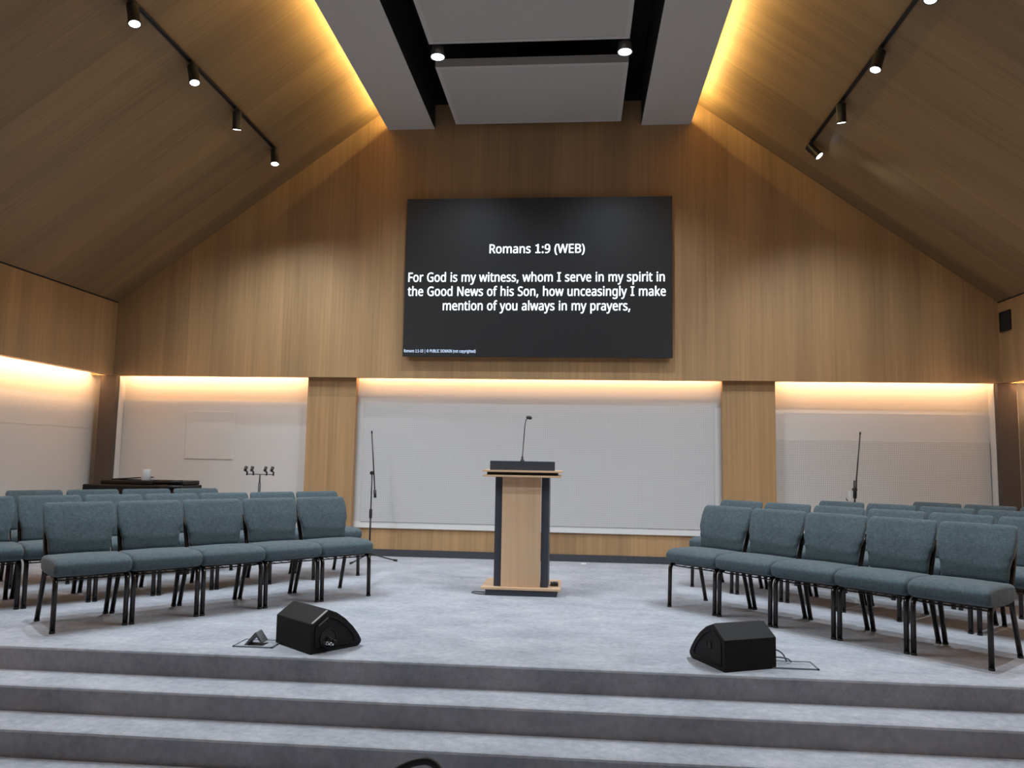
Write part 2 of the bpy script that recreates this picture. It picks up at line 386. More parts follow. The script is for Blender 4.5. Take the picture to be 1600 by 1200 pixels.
for sd in ('left', 'right'):
    q = SIDES[sd]; x = q['x']; zc = zr(x); n = q['n']
    tdir = Vector((-n.z, 0, n.x))  # along the slope
    bm = bmesh.new()
    # rail: a shallow channel hugging the slope
    A = Vector((x, 0, zc)); hw = 0.019
    sec = [A + tdir * hw, A + tdir * hw + n * 0.032, A + tdir * 0.006 + n * 0.032, A + tdir * 0.006 + n * 0.012, A - tdir * 0.006 + n * 0.012, A - tdir * 0.006 + n * 0.032, A - tdir * hw + n * 0.032, A - tdir * hw]
    prism([(v.x, v.z) for v in sec], 'y', 1.5, q['heads'][0] + 0.06, bm)
    tag(mk('track_rail', bm, M_trackblack), 'black lighting track on the %s ceiling slope' % sd, 'rail')
    names = ['nearest the back wall', 'second from the back wall', 'third from the back wall', 'fourth from the back wall', 'fifth from the back wall', 'sixth from the back wall']
    for i, y in enumerate(q['heads']):
        base = Vector((x, y, zc)) + n * 0.033
        piv = base + Vector((0, 0, -0.05))
        d = (Vector(AIM[(sd, i)]) - piv).normalized() if (sd, i) != ('right', 0) else Vector((0.55, -0.30, -0.78)).normalized()
        t = thing('track_spotlight', 'black cylinder spotlight on the %s track, %s' % (sd, names[i]), 'spotlight', base, group='spotlights on the %s ceiling track' % sd)
        L = lambda v: Vector(v) - base
        ab = bmesh.new(); box(ab, -0.018, 0.018, -0.06, 0.06, -0.022, 0.0, 0.003, 0, align((0, 0, 0), n)); mk('adapter', ab, M_trackblack, t)
        mk('stem', tube([(0, 0, -0.015), L(piv)], 0.009, n=8), M_trackblack, t, True)
        M = align(L(piv), d)
        mk('barrel', lathe([(0.0, 0.035), (0.040, 0.035), (0.046, 0.028), (0.046, -0.125), (0.050, -0.13), (0.050, -0.15), (0.043, -0.15), (0.043, -0.132), (0.0, -0.132)], None, 24, M), M_trackblack, t, 40)
        mk('lens', lathe([(0.0, -0.136), (0.042, -0.136), (0.042, -0.147), (0.036, -0.152), (0.0, -0.155)], None, 24, M), M_lens, t, 40)
        pw = POW * SHARE[i] if (sd, i) != ('right', 0) else 70
        o = spot('spot_beam', piv + d * 0.17, d, pw, CONE[i] if (sd, i) != ('right', 0) else 70, 1.0, 0.025)
# downlights in the gap between the hanging panels
for x, lab in ((-1.478, 'round silver downlight between the hanging panels, left end'), (0.447, 'round silver downlight between the hanging panels, right end')):
    t = thing('downlight', lab, 'spotlight', (x, 7.50, 5.355), group='round downlights between the hanging panels')
    mk('reflector_ring', lathe([(0.075, 0.0), (0.078, 0.01), (0.062, 0.10), (0.055, 0.10), (0.068, 0.004), (0.075, 0.0)], None, 28, None, False), M_glass_off, t, 40)
    mk('lens', lathe([(0.0, 0.018), (0.060, 0.018), (0.060, 0.03), (0.0, 0.03)], None, 24), M_lens, t, 40)
    mk('housing', lathe([(0.0, 0.10), (0.062, 0.10), (0.062, 0.20), (0.02, 0.22), (0.012, 0.74), (0.0, 0.74)], None, 20), M_black, t, 40)
    spot('downlight_beam', Vector((x, 7.50, 5.34)), (0, 0.30, -1), 190, 100, 1.0)

# ------------------------------------------------------------------ LED screen with its text
M_screen = plain('screen_black', (0.016, 0.016, 0.017), 0.45, spec=0.3)
M_screen.node_tree.nodes['Principled BSDF'].inputs['Emission Color'].default_value = (0.9, 0.92, 1, 1)
M_screen.node_tree.nodes['Principled BSDF'].inputs['Emission Strength'].default_value = 0.006
M_text = plain('screen_white_text', (0, 0, 0), 0.5, emit=(0.86, 0.95, 1.0), strength=1.6)
M_textblue = plain('screen_small_text', (0, 0, 0), 0.5, emit=(0.60, 0.75, 1.0), strength=1.4)
t = thing('led_screen', 'large black LED wall screen showing a white Bible verse', 'screen', (-0.515, 9.20, 2.455))
YSC = 0.0
mk('display', B(-1.630, 1.640, 0.0, 0.03, 0.0, 1.985), M_screen, t)
mk('cabinet', B(-1.60, 1.61, 0.03, 0.098, 0.03, 1.955), M_trackblack, t)
# outlines of the lettering: character, advance | closed outlines (capital height = 500)
GLYPHS = """
( 210|28,192 29,220 31,249 34,276 39,304 45,331 53,357 62,383 73,408 85,433 99,456 114,479 131,500 189,500 166,466 146,431 129,394 115,355 104,315 97,275 92,234 90,193 91,166 93,139 97,112 102,85 108,59 115,33 124,8 134,-17 146,-42 159,-65 173,-88 188,-111 131,-111 114,-90 99,-67 85,-45 73,-21 62,4 53,29 45,55 39,82 34,109 31,136 29,164
) 210|182,192 181,164 179,136 176,109 171,82 165,55 157,29 148,4 138,-21 125,-45 112,-67 96,-90 79,-111 22,-111 37,-88 51,-65 64,-42 76,-17 86,8 95,33 102,59 109,85 113,112 117,139 119,166 120,193 119,220 117,248 113,275 109,302 102,329 95,355 86,381 76,406 64,431 51,455 37,478 21,500 79,500 96,479 112,456 125,433 138,408 148,383 157,357 165,331 171,304 176,276 179,249 181,220
, 188|134,74 131,61 127,48 123,34 118,20 113,6 108,-8 103,-23 97,-37 91,-51 86,-64 80,-78 74,-90 29,-90 32,-77 36,-63 39,-48 42,-33 46,-18 49,-3 52,12 55,27 57,42 60,55 62,69 64,81 130,81
- 225|28,160 28,215 197,215 197,160
0 401|366,251 366,221 364,193 361,167 357,142 352,119 345,98 337,79 328,61 317,46 305,32 291,20 276,11 260,3 241,-3 221,-6 200,-7 173,-5 148,1 126,10 107,24 90,41 75,61 62,85 52,112 44,143 39,176 35,212 34,251 35,290 38,326 44,359 51,389 60,416 72,440 87,460 104,477 123,491 146,500 171,506 200,508 226,506 251,500 273,491 293,477 310,460 325,440 338,416 348,389 356,359 362,326 365,290|96,251 97,218 98,188 102,161 106,137 112,115 119,97 128,81 139,68 151,58 166,51 182,47 200,46 218,47 234,51 248,58 260,68 271,81 280,96 287,115 293,136 298,161 301,188 303,218 304,251 303,284 301,313 298,340 293,364 287,386 280,404 271,420 260,432 248,442 234,449 218,454 200,455 182,454 166,449 151,442 139,432 128,420 119,404 112,386 106,364 102,340 98,313 97,284
9 401|364,286 364,265 363,244 361,223 358,201 355,180 350,160 344,141 338,121 329,103 320,86 309,70 297,55 283,41 268,29 250,18 231,9 210,2 187,-3 162,-6 134,-7 127,-7 119,-7 111,-6 102,-5 93,-4 85,-3 78,-2 71,0 71,53 78,51 85,49 93,47 101,46 109,45 117,44 125,44 133,43 156,44 178,47 197,52 214,60 229,68 243,79 254,90 265,103 274,118 281,133 287,150 292,168 296,186 299,205 301,225 302,245 298,245 292,237 286,230 279,223 271,216 263,209 253,204 243,199 232,195 220,191 207,189 193,187 179,187 158,188 138,191 120,197 103,205 88,215 74,227 63,240 53,256 45,274 39,294 36,315 35,338 36,364 40,387 46,409 55,429 66,446 79,462 94,475 111,487 129,496 150,502 171,506 195,507 212,506 229,504 245,499 261,493 276,486 290,476 303,465 315,452 326,438 336,422 344,404 351,384 357,362 361,339 363,314|195,455 174,453 155,448 138,439 124,426 111,410 103,390 98,366 96,339 97,316 102,296 109,278 119,263 133,251 149,242 169,237 192,235 208,236 223,239 237,243 250,249 262,256 272,264 281,274 288,284 294,294 298,305 301,316 302,327 301,338 300,350 298,361 295,372 291,383 287,394 281,404 275,414 268,423 260,431 251,438 242,444 231,449 220,452 208,454
: 188|50,38 51,50 54,60 58,68 63,74 70,79 77,82 85,84 93,85 102,84 110,82 117,79 124,74 130,68 134,60 136,50 137,38 136,26 134,16 130,8 124,1 117,-4 110,-7 102,-9 93,-10 85,-9 77,-7 70,-4 63,1 58,8 54,16 51,26|50,338 51,350 54,360 58,368 63,375 70,379 77,383 85,384 93,385 102,384 110,383 117,379 124,375 130,368 134,360 136,350 137,338 136,326 134,316 130,308 124,301 117,296 110,293 102,291 93,290 85,291 77,293 70,296 63,301 58,308 54,316 51,326
A 447|382,0 321,155 123,155 64,0 0,0 195,502 252,502 447,0|246,362 239,382 237,390 235,397 232,405 230,413 228,420 226,427 224,432 223,437 215,409 213,402 211,395 210,388 208,382 201,362 144,211 303,211
B 455|211,500 255,498 293,493 326,484 353,472 374,456 389,434 398,408 401,376 400,362 398,348 394,336 390,324 384,313 376,303 368,294 357,286 346,279 334,273 320,269 305,265 305,262 321,259 335,255 349,250 362,244 374,236 385,228 395,217 403,206 409,193 414,178 416,161 417,142 416,120 412,100 406,82 396,65 385,50 371,37 355,26 336,16 316,9 294,4 270,1 244,0 68,0 68,500|223,287 253,288 278,292 297,299 312,308 322,319 329,333 334,350 335,369 334,388 328,404 319,418 306,428 290,436 269,442 243,445 214,446 131,446 131,287|131,235 131,53 232,53 263,55 288,60 309,68 324,79 336,93 344,109 349,127 350,147 349,160 347,172 344,183 339,193 332,203 323,211 313,218 300,224 285,228 268,232 249,234 227,235
C 443|282,452 263,451 244,448 227,444 210,438 195,430 180,421 167,410 155,398 145,384 136,369 128,352 121,334 116,315 112,295 110,273 109,250 110,220 114,192 120,167 129,143 139,121 152,103 168,86 186,73 206,62 229,54 254,50 282,48 298,49 314,50 329,51 344,54 358,57 373,60 387,64 401,68 401,13 387,8 373,4 358,1 343,-2 328,-4 311,-6 292,-7 272,-7 236,-5 202,1 172,11 145,25 121,42 100,63 83,87 68,114 57,144 49,177 44,213 43,251 44,278 47,305 52,330 58,354 67,377 78,398 90,418 105,436 121,452 139,466 158,478 180,488 203,497 228,502 255,506 283,507 302,507 321,505 339,503 357,499 375,495 391,490 406,484 421,478 396,424 384,429 371,434 358,439 344,443 330,447 315,450 299,451
D 511|468,255 467,215 461,178 451,144 437,114 420,88 399,64 375,45 348,29 317,16 284,7 247,2 207,0 68,0 68,500 222,500 259,498 293,493 324,484 353,472 379,456 402,437 422,415 438,390 452,361 461,329 467,294|402,253 401,285 396,313 390,339 380,362 368,382 353,399 335,414 315,425 293,434 269,441 242,445 213,446 131,446 131,54 199,54 246,57 288,66 323,82 351,104 373,132 389,166 399,206
E 389|347,0 68,0 68,500 347,500 347,445 131,445 131,289 335,289 335,234 131,234 131,55 347,55
F 363|131,0 68,0 68,500 347,500 347,445 131,445 131,268 334,268 334,212 131,212
G 510|285,264 458,264 458,19 438,13 417,7 397,3 376,-1 355,-3 332,-5 308,-7 282,-7 245,-5 211,1 179,11 151,24 126,41 104,62 86,86 70,113 58,143 50,176 44,212 43,250 45,288 50,323 60,356 74,386 91,413 111,437 135,458 162,475 193,489 226,499 262,505 302,507 323,507 343,505 362,503 381,499 400,495 417,490 435,484 451,478 427,423 413,429 399,434 384,439 367,443 351,447 333,450 316,451 298,452 270,450 243,446 218,438 196,427 176,414 158,397 143,379 131,357 121,334 114,308 110,280 109,250 110,221 113,194 119,168 128,145 139,123 153,104 169,87 188,73 211,62 236,54 265,49 297,48 313,48 327,48 341,50 353,51 364,53 375,55 385,57 395,60 395,208 285,208
L 367|68,0 68,500 131,500 131,56 349,56 349,0
M 635|289,0 124,438 121,438 122,431 122,422 123,413 124,403 124,392 125,380 125,368 125,355 126,343 126,330 126,316 126,303 126,0 68,0 68,500 161,500 315,90 318,90 475,500 567,500 567,0 505,0 505,307 505,320 505,332 505,344 506,356 506,368 506,380 507,391 508,402 510,438 507,438 340,0
N 532|464,0 391,0 123,415 120,415 121,407 122,398 122,388 123,377 125,330 125,318 126,305 126,292 126,279 126,0 68,0 68,500 141,500 408,86 410,86 409,120 407,169 406,182 406,194 406,206 405,218 405,500 464,500
O 547|504,251 503,222 501,195 496,170 489,145 481,122 471,101 459,82 446,64 430,48 413,33 394,21 374,11 351,3 327,-2 301,-6 274,-7 245,-6 219,-2 194,3 172,12 151,22 132,34 115,48 99,64 86,82 74,101 65,123 57,146 51,170 46,196 44,223 43,251 44,289 49,324 57,356 68,386 82,413 100,437 121,458 145,475 172,490 203,500 237,506 275,508 310,506 343,500 374,490 401,476 425,458 445,438 463,413 478,386 489,356 498,323 503,288|109,251 110,220 114,192 119,166 127,142 137,121 149,102 164,86 181,72 201,61 223,54 247,49 274,48 301,49 325,54 347,61 367,72 383,86 398,102 410,121 420,142 428,166 433,192 437,220 438,251 435,295 428,335 416,369 398,399 376,422 348,439 314,449 275,452 247,451 223,446 201,439 181,428 164,415 149,399 137,380 127,359 119,335 114,309 110,281
P 424|200,500 246,498 285,490 317,478 343,461 363,440 377,415 385,386 388,353 387,338 385,323 382,308 378,294 372,280 364,267 355,255 345,243 332,232 318,223 301,215 283,208 263,202 240,198 215,195 188,195 131,195 131,0 68,0 68,500|195,446 131,446 131,249 181,249 204,249 225,251 244,254 261,259 275,265 288,272 299,281 307,291 314,303 319,317 322,333 323,350 321,373 315,392 305,409 292,422 274,433 252,440 226,445
R 436|206,500 236,499 263,496 287,491 308,484 327,475 344,465 357,452 368,437 377,420 383,401 387,381 388,358 387,339 384,321 380,305 373,291 365,279 357,267 347,258 336,249 324,241 312,235 300,229 288,224 425,0 352,0 230,207 131,207 131,0 68,0 68,500|202,445 131,445 131,260 206,260 234,261 259,266 279,273 295,284 307,297 316,314 321,333 323,355 322,371 320,385 316,397 310,408 303,417 294,425 283,431 270,436 256,440 240,443 222,445
S 384|352,134 350,112 346,92 339,74 330,58 318,43 303,30 287,19 268,10 247,2 224,-3 199,-6 173,-7 159,-7 146,-6 132,-5 119,-4 107,-3 95,-1 84,1 73,4 63,7 53,10 44,13 36,17 36,77 49,72 64,66 80,61 98,57 117,53 136,50 156,48 176,48 194,48 210,50 225,53 238,57 250,63 260,69 269,77 276,85 281,95 285,105 288,116 289,128 288,140 286,151 283,161 278,169 272,178 264,186 254,193 242,201 228,208 211,215 192,223 171,231 155,237 141,243 127,250 114,257 103,264 92,271 83,279 74,288 67,297 60,307 55,317 50,328 47,339 44,352 43,365 42,380 43,399 47,417 53,433 62,448 73,461 87,473 102,483 119,492 137,498 157,503 179,506 202,507 222,507 241,505 260,503 277,499 294,495 310,490 325,485 340,479 320,425 307,430 293,435 279,440 264,444 248,447 233,450 217,451 200,452 185,451 171,449 159,447 148,443 138,438 129,432 122,425 116,417 112,408 108,399 106,389 106,379 106,367 108,356 112,346 116,337 122,329 130,321 139,314 151,307 163,300 179,293 196,285 215,278 236,270 256,261 273,252 290,243 304,234 316,223 327,211 336,199 343,185 348,170 351,153
U 512|448,176 447,151 443,127 436,104 427,83 415,63 401,46 383,30 363,17 340,7 314,-1 285,-5 254,-7 210,-4 171,6 139,22 112,44 90,71 75,103 66,138 63,178 63,500 126,500 126,176 128,147 134,122 144,100 159,81 177,67 199,56 226,50 257,48 279,49 298,52 316,57 331,64 344,73 355,84 365,96 373,110 378,125 383,141 385,158 386,176 386,500 448,500
W 651|642,500 509,0 445,0 348,328 340,358 332,387 326,411 323,426 320,411 319,406 318,400 317,394 315,387 308,357 306,350 304,342 301,334 299,326 204,0 141,0 8,500 74,500 152,195 154,187 156,179 158,171 160,163 166,132 168,125 169,117 170,110 172,103 176,76 180,104 182,112 183,119 185,127 186,135 188,143 190,151 192,159 194,167 202,198 291,500 356,500 447,196 450,188 452,180 454,172 457,164 459,155 461,147 462,139 464,132 466,124 468,117 469,109 470,102 475,76 476,84 477,94 479,103 480,112 482,122 484,132 486,142 489,153 491,163 494,174 497,185 499,195 576,500
a 393|202,382 234,380 261,374 285,365 303,352 318,334 328,312 334,286 336,256 336,0 291,0 279,53 277,53 268,43 260,35 252,27 243,19 234,13 225,7 215,3 204,-1 193,-3 180,-5 166,-7 151,-7 134,-6 119,-4 104,0 90,5 77,12 66,20 56,30 48,42 41,55 36,70 33,86 32,104 35,131 43,154 57,174 76,191 101,204 132,214 169,221 212,224 276,226 276,249 275,270 271,288 264,303 256,314 244,322 231,327 216,331 198,332 184,331 169,330 156,327 142,323 129,319 116,314 104,309 92,303 74,349 86,356 100,362 115,367 132,372 149,376 166,379 184,381|220,181 188,179 161,174 139,168 123,159 111,148 103,135 98,120 96,104 97,89 101,76 107,66 115,57 126,51 137,46 150,44 165,43 187,44 208,49 227,57 244,69 257,84 267,102 273,124 275,150 275,183
c 336|210,-7 186,-6 163,-2 142,4 121,13 103,25 87,39 73,56 61,76 51,99 44,125 40,154 39,186 40,219 44,248 52,275 62,298 74,319 89,336 106,350 124,362 145,371 167,377 190,381 214,382 229,382 242,381 256,379 270,376 282,373 294,370 304,366 313,362 294,311 285,314 276,317 266,320 255,323 244,325 233,327 223,328 213,328 195,327 178,324 164,319 151,312 139,303 129,292 121,279 114,265 109,248 105,229 103,209 102,186 103,165 105,145 109,127 114,110 121,95 129,82 139,71 150,62 163,55 177,50 192,47 209,46 224,47 238,48 251,50 264,53 275,56 286,60 297,64 307,68 307,13 297,9 287,5 276,1 265,-2 253,-4 240,-6 226,-7
d 431|193,-7 159,-4 130,5 103,20 81,42 62,69 49,102 41,142 39,187 41,232 49,272 62,305 81,333 104,355 130,370 160,379 193,382 208,382 221,381 233,378 244,375 255,371 265,366 274,361 282,355 290,349 297,342 304,335 310,327 314,327 311,354 311,362 310,370 310,377 310,382 310,532 371,532 371,0 321,0 312,50 310,50 304,43 297,35 290,28 282,21 274,15 265,10 255,5 244,1 233,-3 220,-5 207,-7|202,44 230,46 253,52 272,62 286,77 297,95 304,118 309,144 310,175 310,186 309,219 304,248 297,273 287,294 273,310 254,322 230,329 202,331 178,329 158,321 141,309 127,292 116,270 108,245 104,217 102,186 104,154 108,126 116,102 127,81 141,65 158,53 179,46
e 395|204,382 228,381 249,377 269,371 287,361 304,350 318,336 330,320 341,302 349,282 355,261 358,238 359,213 359,176 102,176 105,146 111,120 121,97 135,79 152,64 172,54 196,48 222,46 239,46 256,47 271,49 285,52 299,56 313,60 328,65 342,71 342,18 328,12 314,7 300,2 286,-1 271,-4 255,-6 238,-7 219,-7 193,-6 169,-2 146,5 125,15 106,27 89,42 74,59 61,79 51,102 44,127 40,155 39,185 40,215 44,242 50,267 59,291 71,311 84,330 100,345 117,359 137,369 158,376 180,381|204,332 183,330 164,325 148,316 134,304 123,288 114,270 107,249 104,225 295,225 294,240 292,255 289,268 285,281 279,292 273,302 265,311 255,318 245,324 232,329 219,331
f 241|232,328 138,328 138,0 76,0 76,328 11,328 11,356 76,377 76,399 77,422 80,443 84,461 91,478 99,492 108,504 120,514 132,522 147,528 162,532 180,535 198,536 209,535 220,535 230,534 239,532 248,530 256,528 264,525 271,523 255,475 249,477 243,478 236,480 229,482 222,483 214,484 207,485 199,485 184,484 172,480 162,474 153,465 146,453 142,438 139,420 138,400 138,375 232,375
g 431|193,382 211,381 228,379 244,374 259,368 274,360 287,351 299,339 310,326 314,326 322,375 371,375 371,-6 370,-32 367,-55 361,-76 353,-96 343,-113 330,-127 315,-140 298,-150 278,-158 255,-164 231,-167 203,-168 183,-168 164,-167 146,-165 129,-162 112,-159 96,-155 82,-150 68,-144 68,-88 82,-94 97,-100 113,-105 130,-109 148,-113 167,-115 187,-116 207,-117 229,-115 250,-110 267,-101 283,-89 295,-73 303,-55 308,-34 310,-11 310,4 310,8 310,14 311,20 311,28 311,35 312,41 312,46 312,50 310,50 299,36 288,25 275,15 261,7 246,1 229,-4 212,-6 193,-7 159,-4 128,6 102,22 79,44 62,72 49,105 41,144 39,187 41,229 49,267 62,301 79,329 102,353 128,369 158,379|201,331 186,329 172,326 159,321 147,314 137,304 128,293 120,280 114,265 109,248 105,229 103,209 102,186 104,154 109,125 117,101 128,80 142,64 159,53 179,46 202,43 216,44 229,45 241,48 251,51 261,55 270,60 278,67 285,74 291,82 297,92 301,102 305,114 307,127 309,141 311,156 311,172 311,187 310,211 308,233 304,253 299,270 293,284 285,297 275,307 263,316 250,322 235,327 219,330
h 433|121,376 121,369 121,363 121,356 120,349 120,342 119,335 118,329 118,324 122,324 128,333 135,341 143,349 152,356 161,362 171,367 182,371 193,375 204,378 215,380 227,381 239,382 261,381 281,378 299,374 315,367 329,359 341,349 352,337 361,323 367,307 372,288 375,267 376,244 376,0 315,0 315,240 314,262 310,280 304,295 295,308 283,318 269,325 251,329 231,331 211,330 194,327 178,322 165,315 154,306 145,295 137,283 131,269 127,252 124,235 122,215 121,194 121,0 60,0 60,532 121,532
i 181|121,375 121,0 60,0 60,375|91,516 98,516 104,514 110,511 116,507 121,501 124,494 126,486 127,477 126,468 124,460 121,453 116,447 110,443 104,440 98,438 91,438 84,438 77,440 71,443 65,447 61,453 57,460 55,468 55,477 55,486 57,494 61,501 65,507 71,511 77,514 84,516
k 374|120,254 120,248 120,241 120,233 119,225 118,193 120,193 133,209 150,231 154,236 158,241 162,245 165,249 285,375 357,375 205,215 368,0 293,0 163,175 120,138 120,0 60,0 60,532 120,532
l 181|121,0 60,0 60,532 121,532
m 655|471,382 501,380 527,374 549,364 567,350 580,331 590,307 596,278 598,244 598,0 537,0 537,242 536,262 532,280 527,296 519,308 508,318 495,325 479,329 461,331 435,329 414,323 396,313 383,299 372,281 365,260 361,236 359,207 359,0 298,0 298,242 298,256 296,269 294,280 290,291 285,300 279,308 273,315 265,321 256,325 245,328 234,330 221,331 203,330 187,327 174,322 162,315 152,306 143,295 136,283 131,269 126,253 124,235 122,216 121,195 121,0 60,0 60,375 109,375 118,324 122,324 128,334 135,342 143,350 151,357 160,363 169,368 179,372 189,376 200,379 210,381 221,382 232,382 253,381 272,379 290,374 305,367 319,358 330,347 340,334 347,319 351,319 361,334 373,347 387,358 402,367 419,374 436,379 453,381
n 433|240,382 272,380 299,374 323,364 342,350 357,331 367,307 374,278 376,244 376,0 315,0 315,240 314,262 310,280 304,295 295,308 283,318 269,325 251,329 231,331 202,328 178,322 159,311 145,296 135,276 127,253 123,226 121,195 121,0 60,0 60,375 109,375 118,324 122,324 129,334 136,342 144,350 153,357 163,363 173,368 183,372 194,376 205,379 217,381 228,382
o 424|386,188 385,166 383,144 379,124 374,105 367,88 359,72 349,57 339,44 327,32 313,22 299,13 283,6 267,0 249,-4 230,-6 211,-7 193,-6 175,-4 158,0 142,6 127,13 113,22 100,32 88,44 77,57 67,72 59,88 51,105 46,124 42,144 39,166 39,188 40,218 44,246 50,271 60,294 71,314 85,332 101,347 120,360 140,370 163,377 187,381 213,382 238,381 261,377 283,370 303,360 321,347 338,332 352,314 364,294 373,271 380,246 384,218|102,188 103,167 105,147 109,129 114,112 120,96 129,83 138,71 150,62 163,54 178,48 194,45 212,44 230,45 247,48 261,54 275,62 286,71 296,83 304,96 311,112 316,129 319,147 321,167 322,188 321,210 319,230 315,248 310,265 304,280 295,293 285,304 274,313 261,321 246,326 230,329 211,331 185,328 162,321 143,309 128,293 117,272 109,248 104,220
p 431|238,382 271,379 301,370 327,355 350,334 368,307 382,273 390,234 392,188 391,158 387,130 381,104 373,81 362,60 350,43 335,27 319,15 301,5 281,-1 260,-6 237,-7 223,-7 210,-5 198,-3 186,1 175,5 166,10 156,15 148,21 141,27 133,34 127,40 121,48 117,48 118,41 118,34 119,26 120,18 120,9 121,1 121,-7 121,-14 121,-168 60,-168 60,375 110,375 118,324 121,324 127,332 133,340 141,347 148,354 156,360 165,366 175,370 186,375 197,378 210,380 224,382|227,331 209,330 193,327 178,322 166,316 155,308 146,298 138,287 132,273 128,258 124,241 122,221 121,200 121,188 122,166 124,146 127,127 131,110 137,95 144,82 153,70 164,61 177,54 192,48 209,45 228,44 245,45 260,49 273,55 285,63 295,73 304,85 311,99 318,114 322,131 326,149 328,169 328,189 327,220 322,247 314,271 304,292 289,309 272,321 251,328
r 289|235,382 240,382 246,382 251,382 257,381 263,381 269,380 274,379 279,378 271,321 266,322 261,323 256,324 251,325 246,326 240,326 235,326 230,326 220,326 209,324 199,321 189,317 180,312 171,306 162,299 154,292 147,283 140,274 135,263 130,252 126,240 123,228 122,214 121,200 121,0 60,0 60,375 110,375 117,307 120,307 126,317 133,327 140,336 148,345 157,353 166,360 176,367 187,372 198,377 210,380 222,382
s 335|304,104 303,86 299,70 294,56 286,43 276,31 264,21 250,13 234,6 216,0 197,-4 176,-6 154,-7 135,-7 118,-5 101,-3 86,-1 73,3 60,7 48,12 36,17 36,73 48,67 61,62 75,57 91,52 107,48 123,45 139,43 155,43 177,44 196,46 211,51 223,58 233,66 239,75 243,86 244,98 244,105 242,111 240,117 237,123 232,129 226,134 218,140 209,146 198,151 185,158 169,164 152,171 134,178 118,185 103,192 90,199 77,206 67,214 57,223 50,232 44,243 39,255 37,268 36,283 38,305 45,325 58,342 75,356 96,368 119,376 146,381 176,382 193,382 210,381 225,379 241,376 255,372 269,368 283,363 296,357 275,308 263,313 251,317 238,321 225,325 212,328 199,330 186,331 172,332 154,331 139,329 126,325 114,320 106,313 100,305 96,296 95,286 95,279 97,272 100,266 104,260 109,255 116,249 124,244 134,239 146,234 159,228 174,222 191,215 208,208 224,202 239,195 252,188 264,180 274,172 283,163 291,154 296,143 301,131 303,118
t 253|185,43 192,44 199,44 206,45 214,46 221,47 227,48 232,50 237,51 237,4 232,2 225,0 218,-2 209,-4 200,-5 192,-6 183,-7 174,-7 160,-6 146,-4 133,-1 120,3 108,9 98,17 88,27 80,39 73,52 68,69 65,88 64,109 64,328 11,328 11,357 65,382 90,461 126,461 126,375 235,375 235,328 126,328 126,111 127,95 130,81 135,69 143,60 151,53 161,48 173,44
u 433|373,375 373,0 323,0 314,50 311,50 305,40 297,32 289,24 280,18 270,12 260,7 250,2 239,-1 227,-4 216,-6 204,-7 192,-7 170,-6 151,-3 133,1 117,7 102,16 90,26 79,38 71,52 64,68 59,86 56,107 55,130 55,375 118,375 118,134 119,113 123,95 129,79 138,67 150,57 164,50 181,46 201,44 221,45 239,48 254,53 267,60 278,69 288,79 296,92 301,106 306,122 309,140 311,159 312,180 312,375
v 356|142,0 0,375 66,375 146,154 149,146 151,138 154,129 158,120 161,110 164,101 166,92 169,84 171,75 173,68 175,61 176,55 179,55 180,61 182,68 184,76 187,84 189,93 192,102 195,111 199,120 210,154 290,375 356,375 213,0
w 550|302,212 293,241 291,248 289,255 288,262 286,269 280,293 279,298 278,303 277,308 276,312 273,312 269,293 264,268 262,261 260,255 259,248 257,241 255,233 253,226 250,219 248,211 181,1 111,1 8,376 71,376 123,176 126,166 129,155 131,145 134,135 136,125 138,115 141,105 143,96 144,87 146,78 147,71 148,64 151,64 155,85 161,111 163,118 165,125 167,132 168,139 170,146 172,153 174,159 176,165 242,376 310,376 374,165 384,130 387,121 389,112 391,104 394,95 395,87 397,79 398,71 399,64 402,64 403,71 404,78 405,86 407,94 409,103 411,113 414,123 416,133 419,144 422,155 424,165 427,176 480,376 543,376 438,1 366,1
y 357|1,375 67,375 148,162 151,152 154,143 158,134 161,125 164,117 166,108 169,100 172,91 174,83 176,75 178,67 179,60 182,60 184,69 188,80 191,92 195,105 200,120 205,134 209,148 214,162 291,375 357,375 195,-52 188,-69 181,-85 173,-99 164,-113 155,-125 144,-136 133,-146 121,-154 107,-160 93,-164 76,-167 59,-168 51,-168 43,-168 36,-167 29,-166 23,-165 18,-164 12,-163 8,-162 8,-113 26,-116 32,-117 37,-117 43,-118 49,-118 60,-117 69,-116 78,-113 86,-110 94,-105 101,-100 108,-94 113,-86 119,-79 124,-70 128,-61 132,-51 152,-1
| 386|167,532 218,532 218,-169 167,-169
